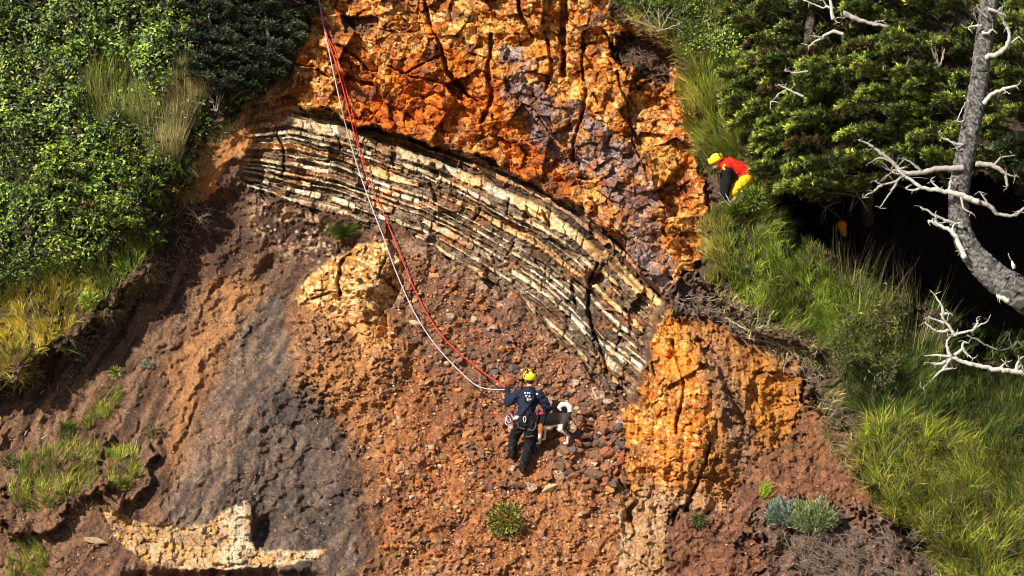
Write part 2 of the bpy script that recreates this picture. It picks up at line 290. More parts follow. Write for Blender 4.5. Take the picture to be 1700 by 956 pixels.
    # buttress
    c = np.zeros_like(base)+col(.30, .125, .034); c = lay(c, np.clip(n2+.1, 0, 1), col(.25, .105, .04)); c = lay(c, (r2 > .75)*.5, col(.55, .27, .07)); c = lay(c, sstep(-.1, .4, n2+.5*np.exp(-((u-1275)/50)**2-((v-690)/60)**2))*.7, col(.52, .21, .03)); c = lay(c, (r2 < .2)*.5, col(.2, .09, .04))
    d = np.zeros_like(base)+col(.50, .145, .014); d = lay(d, (r1 > .6)*.5, col(.72, .34, .06)); d = lay(d, (r2 > .75)*.6, col(.82, .55, .20)); d = lay(d, sstep(.15, .5, fbm(u/20, v/40, 4, 197))*.7, col(.78, .42, .09)); d = lay(d, sstep(.1, .4, fbm(u/30, v/26, 4, 198))*.6, col(.34, .10, .02)); d = lay(d, sstep(0, .4, fbm(u/14, v/50, 4, 193))*.6, col(.30, .12, .035)); d = lay(d, (r2 < .25)*.7, col(.40, .10, .015)); d = lay(d, (a4 < .2)*.6, col(.25, .07, .02)); d = lay(d, (a4 > .8)*.25, col(.9, .66, .34)); d = lay(d, sstep(.1, .5, n2), col(.66, .24, .035))
    c = lay(c, by, d); c = lay(c, sstep(790, 850, v+wy*1.5)*.8, np.zeros_like(base)+col(.34, .20, .10)+np.clip(n3, 0, 1)[..., None]*.25)
    c = lay(c, np.exp(-((u-1190-(v-600)*.3)/26)**2)*sstep(540, 580, v)*.75, col(.21, .13, .09))
    base = lay(base, bt, c)
    # strata colours
    softc = np.zeros_like(base)+col(.105, .070, .045); softc = lay(softc, (thin > .6)*.6, col(.26, .18, .11)); softc = lay(softc, sstep(0, .4, n2)*.7, col(.085, .062, .045)); softc = lay(softc, (np.sin(tt2*300+n2*2) > .6)*.6, col(.045, .032, .025)); softc = lay(softc, (a3 > .7)*.5, col(.34, .25, .17)); softc = lay(softc, sstep(.15, .5, fbm(u/50, v/20, 3, 171))*.7, col(.30, .13, .045))
    hc = np.zeros_like(base)+col(.56, .45, .30); hc = lay(hc, (br > .6)*.6, col(.50, .34, .17)); hc = lay(hc, (br < .25)*.7, col(.72, .66, .54)); hc = lay(hc, sstep(-.1, .4, np.sin(tt2*420+n2*3))*.35, col(.26, .19, .13)); hc = lay(hc, (bid == 5)*(.6), col(.66, .33, .10)); hc = lay(hc, (bid <= 1)*.8, col(.26, .15, .10))
    hc = lay(hc, (bid == 2)*sstep(800, 900, u)*.75, col(.70, .46, .19)); hc = lay(hc, sstep(.25, .6, n3)*.5, col(.34, .22, .13)); hc = lay(hc, sstep(.1, .5, fbm(u/70, v/30, 3, 175))*.6, col(.52, .27, .10))
    tz = sstep(-.30, -.22, tt)*sstep(.02, -.02, tt)*sstep(640, 720, u); softc = lay(softc, tz*.8, lay(np.zeros_like(base)+col(.05, .032, .024), (a3 > .6)*1., col(.13, .07, .045)))  # dark beds under the overhang, with its shade put into their colour
    stn = np.clip(.5+fbm(u/65, v/34, 4, 177)*1.6, 0, 1)[..., None]; hc = lay(hc, sstep(.15, .5, fbm(u/38, v/24, 4, 178))*.65, col(.50, .20, .05)); softc = lay(softc, sstep(.2, .5, fbm(u/44, v/26, 4, 179))*.6, col(.24, .095, .035)); hc = lay(hc, (n3 > .32)*.6, col(.13, .08, .05)); hc = hc*(.98+.5*stn); softc = softc*(.7+.7*stn)
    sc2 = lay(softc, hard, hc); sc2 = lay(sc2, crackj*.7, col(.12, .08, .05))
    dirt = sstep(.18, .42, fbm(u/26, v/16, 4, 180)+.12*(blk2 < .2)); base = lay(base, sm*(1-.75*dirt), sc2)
    lowl = sstep(1.05, 1.15, tt)*sstep(1.9, 1.5, tt)*sstep(400, 430, u)*(1-sstep(540, 600, u)); base = lay(base, lowl*(a3 > .6)*.45*sstep(-.2, .4, n2), col(.50, .32, .17)); base = lay(base, lowl*(a4 > .8)*.5, col(.6, .42, .26))
    lr = sstep(1.04, 1.07, tt+n3*.04)*sstep(1.24, 1.18, tt+n2*.08)*sstep(640, 700, u)*sstep(1000, 900, u); base = lay(base, lr*np.clip(.45+n2+n3*.6, 0, .85), lay(np.zeros_like(base)+col(.34, .23, .15), (a3 > .6)*1., col(.20, .12, .08)))
    # cream
    c = np.zeros_like(base)+col(.46, .255, .095); c = lay(c, (a3 > .7)*.6, col(.58, .46, .30)); c = lay(c, sstep(.1, .4, fbm(u/26, v/18, 3, 192))*.7, col(.24, .13, .075)); c = lay(c, sstep(-.1, .3, fbm(u/16, v/12, 3, 191))*.6, col(.36, .24, .14)); c = lay(c, (a3 < .2)*.7, col(.45, .25, .09)); c = lay(c, sstep(.1, .4, n2)*.6, col(.60, .40, .22)); c = lay(c, sstep(360, 400, u)*sstep(.0, .4, n2+.2)*.5, col(.7, .62, .48))
    base = lay(base, cr, c)
    c = np.zeros_like(base)+col(.165, .070, .038); c = lay(c, np.clip(n2*1.4, 0, .8), col(.09, .045, .03)); c = lay(c, sstep(800, 740, v+n2*30)*.5, col(.24, .11, .045)); c = lay(c, (g2[5] > .8)*.4, col(.33, .16, .09)); base = lay(base, sr, c)
    base = lay(base, bk*.8, lay(np.zeros_like(base)+col(.10, .062, .045), np.clip(n3, 0, 1), col(.26, .19, .14)))
    base = lay(base, dl, lay(np.zeros_like(base)+col(.40, .17, .055), np.clip(n2+.3, 0, 1), col(.27, .13, .06)))
    vegc = lay(np.zeros_like(base)+col(.050, .036, .022), np.clip(n2+.2, 0, 1), col(.045, .050, .018))
    base = lay(base, np.clip(vl*sstep(0, 40, S('vegL', .5)), 0, 1), vegc); base = lay(base, vl*(1-sstep(0, 40, S('vegL', .5))), lay(np.zeros_like(base)+col(.06, .038, .026), np.clip(n3, 0, 1), col(.20, .14, .09)))
    base = lay(base, vr*(1-sr*.5), lay(np.zeros_like(base)+col(.085, .055, .034), sstep(10, 50, S('vegR', .5)), vegc))
    base = lay(base, tf, lay(np.zeros_like(base)+col(.085, .055, .04), np.clip(n3+.1, 0, 1), col(.2, .14, .10)))
    base = lay(base, cv, col(.016, .012, .009))  # near-black soil: the hollow's deep shade put partly into the colour
    base = base*(1+.42*n4[..., None]+.18*n3[..., None])
    return y, np.clip(base, .004, .95)

# ---------------------------------------------------------------- mesh helpers
def mesh_np(name, verts, faces, mat=None, parent=None, cols=None, smooth=False, fcols=None):
    """verts (n,3); faces (m,k) int array, k = 3 or 4"""
    me = bpy.data.meshes.new(name); n = len(verts); m, k = faces.shape
    me.vertices.add(n); me.vertices.foreach_set('co', np.ascontiguousarray(verts, np.float32).ravel())
    me.loops.add(m*k); me.loops.foreach_set('vertex_index', np.ascontiguousarray(faces, np.int32).ravel())
    me.polygons.add(m); me.polygons.foreach_set('loop_start', np.arange(0, m*k, k, dtype=np.int32))
    me.polygons.foreach_set('loop_total', np.full(m, k, np.int32))
    if smooth: me.polygons.foreach_set('use_smooth', np.ones(m, bool))
    me.update(calc_edges=True)
    if cols is not None:
        at = me.color_attributes.new('tint', 'FLOAT_COLOR', 'POINT')
        at.data.foreach_set('color', np.concatenate([cols, np.ones((n, 1))], 1).astype(np.float32).ravel())
    o = bpy.data.objects.new(name, me); C.objects.link(o)
    if mat: me.materials.append(mat)
    if parent: o.parent = parent
    return o
def tag(o, label=None, cat=None, group=None, kind=None):
    if label: o['label'] = label
    if cat: o['category'] = cat
    if group: o['group'] = group
    if kind: o['kind'] = kind
    return o

def node_mat(name, rough=.85, spec=.3, attr=True, color=(.5, .5, .5), nscale=30, namt=.3, bump=.3, bscale=60, translucent=0, metal=0, bdist=.02):
    m = bpy.data.materials.new(name); m.use_nodes = True; t = m.node_tree; N = t.nodes; Lk = t.links
    bs = N['Principled BSDF']; out = N['Material Output']
    bs.inputs['Roughness'].default_value = rough; bs.inputs['Specular IOR Level'].default_value = spec; bs.inputs['Metallic'].default_value = metal
    tc = N.new('ShaderNodeTexCoord')
    no = N.new('ShaderNodeTexNoise'); no.inputs['Scale'].default_value = nscale; no.inputs['Detail'].default_value = 4
    Lk.new(tc.outputs['Object'], no.inputs['Vector'])
    mr = N.new('ShaderNodeMapRange'); mr.inputs[1].default_value = .25; mr.inputs[2].default_value = .75; mr.inputs[3].default_value = 1-namt; mr.inputs[4].default_value = 1+namt
    Lk.new(no.outputs[0], mr.inputs[0])
    if attr:
        a = N.new('ShaderNodeAttribute'); a.attribute_name = 'tint'; src = a.outputs['Color']
    else:
        a = N.new('ShaderNodeRGB'); a.outputs[0].default_value = (*color, 1); src = a.outputs[0]
    vm = N.new('ShaderNodeVectorMath'); vm.operation = 'SCALE'
    Lk.new(src, vm.inputs[0]); Lk.new(mr.outputs[0], vm.inputs['Scale']); Lk.new(vm.outputs[0], bs.inputs['Base Color'])
    if bump > 0:
        n2 = N.new('ShaderNodeTexNoise'); n2.inputs['Scale'].default_value = bscale; n2.inputs['Detail'].default_value = 5; n2.inputs['Roughness'].default_value = .65
        Lk.new(tc.outputs['Object'], n2.inputs['Vector'])
        bp = N.new('ShaderNodeBump'); bp.inputs['Strength'].default_value = bump; bp.inputs['Distance'].default_value = bdist
        Lk.new(n2.outputs[0], bp.inputs['Height']); Lk.new(bp.outputs[0], bs.inputs['Normal'])
    if translucent > 0:
        tr = N.new('ShaderNodeBsdfTranslucent'); Lk.new(vm.outputs[0], tr.inputs[0])
        mx = N.new('ShaderNodeMixShader'); mx.inputs[0].default_value = translucent
        Lk.new(bs.outputs[0], mx.inputs[1]); Lk.new(tr.outputs[0], mx.inputs[2]); Lk.new(mx.outputs[0], out.inputs[0])
    return m
M_ROCK = node_mat('weathered_rock', .9, .15, True, nscale=38, namt=.42, bump=.8, bscale=45, bdist=.035)

# ---------------------------------------------------------------- cliff
STEP = 1.25
def axis(a, b, lo, hi):
    mid = np.arange(a, b+STEP, STEP); left = [a]; s = STEP*2
    while left[-1] > lo: left.append(left[-1]-s); s = min(s*1.12, 90)
    right = [mid[-1]]; s = STEP*2
    while right[-1] < hi: right.append(right[-1]+s); s = min(s*1.12, 90)
    return np.concatenate([np.array(left[:0:-1]), mid, np.array(right[1:])]).astype(np.float32)
AU = axis(-20, 1720, -3200, 4900); AV = axis(-20, 976, -1900, 1500)
UU, VV = np.meshgrid(AU, AV)
YY, CC = terrain_eval(UU, VV)
YY = YY.astype(np.float32)
PT = Pn(UU, VV, YY)
nv, nu = UU.shape
ii = np.arange(nv*nu, dtype=np.int32).reshape(nv, nu)
F = np.stack([ii[:-1, :-1], ii[1:, :-1], ii[1:, 1:], ii[:-1, 1:]], -1).reshape(-1, 4)
cliff = mesh_np('cliff', PT.reshape(-1, 3), F, M_ROCK, None, CC.reshape(-1, 3), smooth=False)
tag(cliff, 'eroded orange and brown cliff with slanting pale rock layers and gravel slope', 'cliff', kind='structure')
# beach in front of the foot of the cliff
bu = np.linspace(-160, 160, 60); bv = np.linspace(-200, 4, 50); BX, BY = np.meshgrid(bu, bv)
zb = float(PT[-1, :, 2].mean())+1.2
BZ = zb+fbm(BX/9, BY/9, 4, 77)*.25
bi = np.arange(BX.size, dtype=np.int32).reshape(BX.shape)
mesh_np('beach', np.stack([BX, BY, BZ], -1).reshape(-1, 3), np.stack([bi[:-1, :-1], bi[:-1, 1:], bi[1:, 1:], bi[1:, :-1]], -1).reshape(-1, 4), M_ROCK, None,
        np.tile(col(.28, .22, .16), (BX.size, 1)), True)['kind'] = 'structure'

def ty(u, v, rad=0):
    """depth of the cliff surface seen at (u, v)"""
    iu = np.clip(np.searchsorted(AU, u), 0, nu-1); iv = np.clip(np.searchsorted(AV, v), 0, nv-1)
    if rad == 0: return YY[iv, iu]
    return YY[max(iv-rad, 0):iv+rad+1, max(iu-rad, 0):iu+rad+1].mean()
KS = 9
def _blur(a, k):
    c = np.cumsum(np.pad(a, ((k+1, k), (0, 0)), 'edge'), 0); a = (c[2*k+1:]-c[:-2*k-1])/(2*k+1)
    c = np.cumsum(np.pad(a, ((0, 0), (k+1, k)), 'edge'), 1); return (c[:, 2*k+1:]-c[:, :-2*k-1])/(2*k+1)
YS = _blur(YY.astype(np.float64), KS).astype(np.float32)
def tys(u, v):
    iu = np.clip(np.searchsorted(AU, u), 0, nu-1); iv = np.clip(np.searchsorted(AV, v), 0, nv-1)
    return YS[iv, iu]
def inside(k, u, v, off=0): return bil(SDF[k], u, v) > off

# ================================================================ plants
M_LEAF = node_mat('leaf', .42, .45, True, nscale=9, namt=.22, bump=0, translucent=.25)
M_NEEDLE = node_mat('needle', .5, .4, True, nscale=3.5, namt=.4, bump=0, translucent=.2)
M_GRASS = node_mat('grass_blade', .6, .25, True, nscale=6, namt=.2, bump=0, translucent=.3)
M_BARK = node_mat('grey_bark', .9, .15, True, nscale=22, namt=.75, bump=1.0, bscale=24, bdist=.08)
M_DEAD = node_mat('bleached_wood', .75, .2, True, nscale=20, namt=.2, bump=.5, bscale=60)
def unit(a): return a/np.maximum(np.linalg.norm(a, axis=-1, keepdims=True), 1e-9)
# smoothed surface normals of the slope
PS = Pn(UU, VV, _blur(YY.astype(np.float64), 16).astype(np.float32))
du = np.gradient(PS, axis=1); dv = np.gradient(PS, axis=0); NS = unit(np.cross(dv, du)); NS = np.where(NS[..., 1:2] > 0, -NS, NS)
def pick(u, v):
    iu = np.clip(np.searchsorted(AU, u), 0, nu-1); iv = np.clip(np.searchsorted(AV, v), 0, nv-1)
    return PS[iv, iu], NS[iv, iu]
def rnd(n, a=0., b=1.): return RNG.uniform(a, b, n)
def rdir(n): return unit(RNG.normal(size=(n, 3)))

def leaves_mesh(p, d, nrm, L, W, cols, fold=.25):
    """folded diamond leaves: p base, d direction, nrm leaf normal"""
    n = len(p); s = unit(np.cross(d, nrm)); up = np.cross(s, d)
    L = L[:, None]; W = W[:, None]
    a = p; t = p+d*L-up*L*.10; m = p+d*L*.45
    l = m+s*W*.5+up*W*fold; r = m-s*W*.5+up*W*fold
    V = np.stack([a, l, t, r], 1).reshape(-1, 3); b = np.arange(n)*4
    Fc = np.stack([b, b+1, b+2, b, b+2, b+3], 1).reshape(-1, 3)
    return V, Fc, np.repeat(cols, 4, 0)
def blades_mesh(p, d, L, W, bend, cols, tipcol=None, segs=3):
    """curved grass blades: p base, d initial direction, bend vector (world)"""
    n = len(p); side = unit(np.cross(d, rdir(n))); rows = []
    for k in range(segs+1):
        t = k/segs; c = p+d*(L*t)[:, None]+bend*(L*t*t)[:, None]
        w = (W*(1-t*.92)*.5)[:, None]; rows += [c+side*w, c-side*w]
    V = np.stack(rows, 1).reshape(-1, 3); m = 2*(segs+1); b = np.arange(n)*m
    Fc = np.concatenate([np.stack([b+2*k, b+2*k+1, b+2*k+3, b+2*k+2], 1) for k in range(segs)])
    cc = np.repeat(cols, m, 0)
    if tipcol is not None:
        t = np.tile(np.repeat(np.linspace(0, 1, segs+1), 2), n)[:, None]; cc = cc*(1-t)+np.repeat(tipcol, m, 0)*t
    return V, Fc, cc
def palette(n, cols, w=None, jit=.25):
    cols = np.array(cols); k = RNG.choice(len(cols), n, p=None if w is None else np.array(w)/sum(w))
    return cols[k]*(1+RNG.uniform(-jit, jit, (n, 1)))
def tube_np(pts, rads, k=7, wob=0.0, seed=0):
    pts = np.array(pts, float); rads = np.array(rads, float); n = len(pts)
    T = unit(np.gradient(pts, axis=0)); up = np.array([.3, .9, .2]); V = []
    r2 = np.random.default_rng(seed+5)
    for i in range(n):
        s = np.cross(T[i], up); s /= np.linalg.norm(s)+1e-9; q = np.cross(s, T[i])
        for j in range(k):
            a = 2*math.pi*j/k; rr = rads[i]*(1+wob*r2.uniform(-1, 1))
            V.append(pts[i]+(s*math.cos(a)+q*math.sin(a))*rr)
    Fc = []
    for i in range(n-1):
        for j in range(k): Fc.append((i*k+j, i*k+(j+1) % k, (i+1)*k+(j+1) % k, (i+1)*k+j))
    V.append(pts[0]); V.append(pts[-1]); c0 = n*k; c1 = c0+1
    for j in range(k): Fc.append((c0, (j+1) % k, j, j)); Fc.append((c1, (n-1)*k+j, (n-1)*k+(j+1) % k, (n-1)*k+(j+1) % k))
    return np.array(V), [f if f[2] != f[3] else f[:3] for f in Fc]
def resample(pts, rads, step=.05, wob=0., seed=0):
    pts = np.array(pts, float); r2 = np.random.default_rng(seed)
    d = np.concatenate([[0], np.cumsum(np.linalg.norm(np.diff(pts, axis=0), axis=1))])
    n = max(int(d[-1]/step), 3); t = np.linspace(0, d[-1], n)
    # Catmull-Rom through control points
    out = []
    for x in t:
        i = min(np.searchsorted(d, x, 'right')-1, len(pts)-2); i = max(i, 0); f = (x-d[i])/(d[i+1]-d[i]+1e-9)
        p0 = pts[max(i-1, 0)]; p1 = pts[i]; p2 = pts[i+1]; p3 = pts[min(i+2, len(pts)-1)]
        out.append(.5*((2*p1)+(-p0+p2)*f+(2*p0-5*p1+4*p2-p3)*f*f+(-p0+3*p1-3*p2+p3)*f**3))
    out = np.array(out)
    if wob: out[1:-1] += r2.normal(size=(n-2, 3))*wob
    return out, np.interp(t, d, rads)
def mesh_multi(name, tubes, mat, color, parent=None, jit=.1):
    """several (V, F) tubes of ONE part as one mesh"""
    me = bpy.data.meshes.new(name); V = []; Fc = []; off = 0
    for v, f in tubes:
        V.append(v); Fc += [tuple(int(a)+off for a in q) for q in f]; off += len(v)
    V = np.concatenate(V); me.from_pydata(V.tolist(), [], Fc); me.polygons.foreach_set('use_smooth', np.ones(len(me.polygons), bool))
    at = me.color_attributes.new('tint', 'FLOAT_COLOR', 'POINT')
    c = np.tile(np.array(color, float), (len(V), 1))*(1+RNG.uniform(-jit, jit, (len(V), 1)))
    at.data.foreach_set('color', np.concatenate([c, np.ones((len(V), 1))], 1).astype(np.float32).ravel())
    o = bpy.data.objects.new(name, me); C.objects.link(o); me.materials.append(mat)
    if parent: o.parent = parent
    return o
def empty(name, loc=(0, 0, 0)):
    o = bpy.data.objects.new(name, None); C.objects.link(o); o.location = loc; o.empty_display_size = .2; return o
def sample(k, n, off=0, box=None):
    U = []; V_ = []; tot = 0
    x0, y0, x1, y1 = box or (-150, -120, 1850, 1080)
    while tot < n:
        u = RNG.uniform(x0, x1, n*3); v = RNG.uniform(y0, y1, n*3); m = bil(SDF[k], u+fbm(u/60, v/60, 3, 3)*14, v+fbm(u/60, v/60, 3, 8)*14) > off
        if m.sum() == 0: break
        U.append(u[m]); V_.append(v[m]); tot += m.sum()
    return np.concatenate(U)[:n], np.concatenate(V_)[:n]
UPV = np.array([0, 0, 1.]); VIEW = np.array([0, -1., 0])

# ---- left bank: broad-leaved thicket ---------------------------------------------------
def shrub_mass(name, k, n, off, box, L, pal, pw, hmul=.75, cull=None, leafw=.55, seed=0, mat=None):
    u, v = sample(k, int(n), off, box)
    mound = fbm(u/38, v/34, 3, 301+seed)*.5+.5; mound2 = fbm(u/13, v/12, 3, 305+seed)*.5+.5
    keep = np.ones(len(u), bool)
    if cull is not None: keep &= ~cull(u, v)
    keep &= (mound2 > .36) | (rnd(len(u)) < .16)
    u, v, mound, mound2 = u[keep], v[keep], mound[keep], mound2[keep]; n = len(u)
    p, nm = pick(u, v); ed = np.clip(bil(SDF[k], u, v)/45, .15, 1)
    h = (mound*hmul*1.5+mound2*.42)*ed*(1-.45*rnd(n)**2)
    p = p+(nm*.75+UPV*.25)*h[:, None]+RNG.normal(size=(n, 3))*.02
    # slope of the mound gives the leaves their facing
    e = 3; gx = (fbm((u+e)/38, v/34, 3, 301+seed)-fbm((u-e)/38, v/34, 3, 301+seed)); gz = (fbm(u/38, (v+e)/34, 3, 301+seed)-fbm(u/38, (v-e)/34, 3, 301+seed))
    nn = unit(nm+np.stack([-gx*2.5, gx*0, gz*2.5], 1)+RNG.normal(size=(n, 3))*.38+UPV*.25)
    d = unit(np.cross(nn, rdir(n))*1.0+nn*.15-UPV*.15)
    tone = np.clip(.5+fbm(u/60, v/60, 3, 311+seed)*1.5, 0, 1)[:, None]
    c = palette(n, pal, pw)*(.5+1.0*tone)
    yel = sstep(.2, .6, fbm(u/90, v/60, 3, 317+seed))[:, None]; c = c*(1-yel*.5)+c*yel*.5*np.array([1.7, 1.35, .7])
    Ls = L*rnd(n, .55, 1.3)*(1+.45*fbm(u/80, v/60, 2, 330+seed))
    V, Fc, cc = leaves_mesh(p, d, nn, Ls, Ls*leafw, c*(.7+.6*rnd(n)**2)[:, None])
    o = mesh_np(name, V, Fc, mat or M_LEAF, None, cc)
    return o, (u, v, p)
SALAL = [(.12, .20, .022), (.20, .29, .03), (.055, .090, .014), (.36, .43, .06), (.02, .035, .010)]
drk = poly_sdf([(330,60),(400,20),(520,10),(500,80),(470,120),(420,160),(370,150),(320,110)])
low = poly_sdf([(100,270),(180,240),(270,250),(300,300),(270,360),(200,400),(110,350)])
broom = poly_sdf([(130,150),(170,110),(220,130),(260,200),(300,150),(345,165),(345,210),(300,260),(290,300),(240,260),(190,220),(150,220)])
o, _ = shrub_mass('undergrowth', 'vegL', 60000, 8, (-150, -120, 540, 560), .080, SALAL, [3, 2.4, 3.4, .9, 3],
   cull=lambda u, v: (bil(drk, u, v) > 5) | ((bil(broom, u, v) > 0) & (rnd(len(u)) < .93)) | (v > 470+.0*u-(u-100)*.35))
tag(o, 'dense glossy green broad-leaved thicket covering the upper left bank', 'undergrowth', kind='stuff')

def needle_cloud(p, d, n_each, L, W, pal, pw, spread=.9):
    """shoots: p position, d direction; each becomes n_each fine needle sprays"""
    n = len(p); P_ = np.repeat(p, n_each, 0); D = np.repeat(d, n_each, 0); m = len(P_)
    f = np.tile(np.linspace(0, .8, n_each), n); dd = unit(D*1.0+rdir(m)*spread+UPV*.15)
    P_ = P_+D*(f*L)[:, None]
    c = palette(n, pal, pw, .3); c = np.repeat(c, n_each, 0)*(1+.15*rnd(m, -1, 1))[:, None]
    tip = (f > .55)[:, None]; c = c*(.72+.75*tip)  # lit tips and shaded inner needles put into the colour
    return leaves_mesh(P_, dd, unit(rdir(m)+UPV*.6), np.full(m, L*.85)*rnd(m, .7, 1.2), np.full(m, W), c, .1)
SPRUCE = [(.110, .160, .028), (.18, .25, .038), (.030, .048, .018), (.36, .42, .06), (.12, .075, .035)]
def boughs(us, vs, ys, n_sh, length, width, ang, pal=SPRUCE, pw=(3, 3, 3, 1.3, .6), L=.085, n_each=10, droop=.25, seed=0):
    """wind-trained shelves of foliage whose tips sit at the given places"""
    Ps, Ds = [], []; tw = []; tone = []; ys = ys-.55*fbm(np.array(us)/85., np.array(vs)/70., 2, 901+seed)
    for u, v, y, a in zip(us, vs, ys, ang):
        tip = np.array(P(u, v, y)); dr = np.array([math.cos(a), -.35, math.sin(a)*.6]); dr /= np.linalg.norm(dr)
        ln = length*RNG.uniform(.7, 1.3); wd = width*RNG.uniform(.7, 1.3); side = unit(np.cross(dr, np.array([0, .35, 1.])))
        t = rnd(n_sh)**.7; s = (np.round(rnd(n_sh, -1, 1)*2.5)/2.5+RNG.normal(size=n_sh)*.07)*(1-t*.6)
        dome = .22*wd*(1-s*s)
        q = tip+dr*((t-1)*ln)[:, None]+side*(s*wd)[:, None]+UPV*(dome-droop*ln*(t*t*.5)+RNG.normal(size=n_sh)*.022)[:, None]
        dead = RNG.random() < .09; tb = RNG.uniform(.45, 1.45)
        tone.append(np.array([1.2, .62, .9])[None]*.6*np.ones((n_sh, 1)) if dead else (tb*(.75+.6*(t > .62)))[:, None]*np.array([[1+.15*tb-.1, 1, 1]]))  # dead boughs brown; live bough tips get a highlight in the colour
        Ps.append(q); Ds.append(unit(dr+side*(s*.8)[:, None]+RNG.normal(size=(n_sh, 3))*.22+UPV*.12))
        if RNG.random() < .35: tw.append(np.array([tip-dr*ln*1.5-UPV*.1, tip-dr*ln*.5, tip-dr*ln*.12-UPV*droop*ln*.4]))
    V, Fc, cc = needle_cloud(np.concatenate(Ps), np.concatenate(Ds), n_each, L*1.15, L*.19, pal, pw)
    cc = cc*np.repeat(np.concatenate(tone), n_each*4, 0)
    return (V, Fc, cc), tw
def conifer(name, label, cat, crownpts, base, top, trunk_r, nsh, length, width, ang0, off=.6, thick=.8, group=None, pal=SPRUCE, pw=(3, 3, 3, 1.6, .8), L=.085, bark=(.12, .095, .075)):
    root = empty(name, base); u, v = crownpts
    ysurf = tys(u, v); ys = ysurf-off-rnd(len(u))*thick
    ang = ang0+RNG.normal(size=len(u))*.35
    (V, Fc, cc), tw = boughs(u, v, ys, nsh, length, width, ang, pal, pw, L)
    b = np.array(base)
    mesh_np('crown', V-b, Fc, M_NEEDLE, root, cc)
    pts, rr = resample([b-b, (np.array(top)-b)*.5+np.array([.12, -.1, 0]), np.array(top)-b], [trunk_r, trunk_r*.7, trunk_r*.25], .1, .01)
    tubes = [tube_np(pts, rr, 8, .1)]
    mesh_multi('trunk', tubes, M_BARK, bark, root)
    for t in tw:
        q, r = resample(t-b, [.018, .012, .004], .08, .012, int(RNG.integers(999))); mesh_multi('limb', [tube_np(q, r, 5)], M_BARK, (.16, .13, .11), root)
    tag(root, label, cat, group); return root
def inpoly(pts, n, spacing=0):
    sd = poly_sdf(pts); x0 = min(p[0] for p in pts); x1 = max(p[0] for p in pts); y0 = min(p[1] for p in pts); y1 = max(p[1] for p in pts)
    U, V_ = [], []
    tries = 0
    while len(U) < n and tries < 40*n:
        tries += 1; u = RNG.uniform(x0, x1); v = RNG.uniform(y0, y1)
        if bil(sd, np.array([u]), np.array([v]))[0] > 0 and all((u-a)**2+(v-b)**2 > spacing**2 for a, b in zip(U, V_)): U.append(u); V_.append(v)
    return np.array(U), np.array(V_)
def Pt(u, v, off=0): return tuple(P(u, v, float(tys(u, v))-off))

DARKP = [(.030, .050, .022), (.045, .065, .028), (.022, .034, .018), (.060, .075, .030), (.075, .05, .035)]
conifer('spruce_shrub', 'dark low spruce at the top edge of the left bank beside the orange rock', 'shrub', inpoly([(300,-40),(530,-50),(515,40),(490,85),(465,125),(420,155),(370,150),(325,110),(310,50)], 95, 14),
        Pt(430, 150), Pt(440, 20, .6), .06, 75, .42, .26, .4, .35, .35, pal=DARKP)
conifer('spruce_shrub', 'low green spruce with layered sprays beneath the reedy clumps on the left bank', 'shrub', inpoly([(95,300),(160,250),(230,245),(300,290),(290,330),(240,370),(170,380),(110,350)], 60, 13),
        Pt(250, 370), Pt(180, 270, .7), .05, 80, .38, .24, -.1, .55, .3, pal=SPRUCE)

# ---- right-hand spruces ----------------------------------------------------------------
conifer('spruce_tree', 'broad wind-trained spruce filling the upper right corner behind the bare grey trunk', 'tree',
        inpoly([(1480,-80),(1760,-80),(1760,260),(1690,285),(1600,275),(1520,250),(1470,170),(1460,60)], 105, 17), Pt(1720, 330, .5), Pt(1640, -100, 2.0), .16, 130, .60, .30, 2.6, .9, 1.4)
conifer('spruce_tree', 'bright green spruce with drooping shelves in the middle of the right thicket', 'tree',
        inpoly([(1330,80),(1480,60),(1530,150),(1530,240),(1440,290),(1390,330),(1300,330),(1290,260),(1300,160)], 85, 16), Pt(1440, 370, .5), Pt(1400, 60, 1.8), .13, 130, .58, .28, 3.0, .8, 1.3)
conifer('spruce_tree', 'shaded spruce with dead brown twigs at the top of the right thicket', 'tree',
        inpoly([(1210,-80),(1480,-80),(1470,60),(1400,90),(1300,110),(1240,90),(1200,20)], 72, 17), Pt(1330, 150, .3), Pt(1340, -120, 1.6), .12, 115, .55, .28, 2.8, .6, 1.2, pw=(3, 2.4, 3, .6, 1.8))
conifer('spruce_tree', 'low spruce just behind the rescuer in the red jacket', 'tree',
        inpoly([(1190,90),(1300,90),(1320,190),(1320,300),(1270,330),(1252,300),(1250,240),(1205,200)], 56, 15), Pt(1300, 350, .3), Pt(1290, 90, 1.5), .10, 110, .50, .25, 3.0, .4, 1.0)
conifer('spruce_tree', 'thin brownish spruce bough hanging over the dark hollow at the right edge', 'tree',
        inpoly([(1640,240),(1760,230),(1760,320),(1690,320),(1660,300)], 22, 14), Pt(1790, 420, .5), Pt(1740, 240, 2.4), .10, 80, .5, .3, 2.9, 2.0, .8, pal=DARKP)

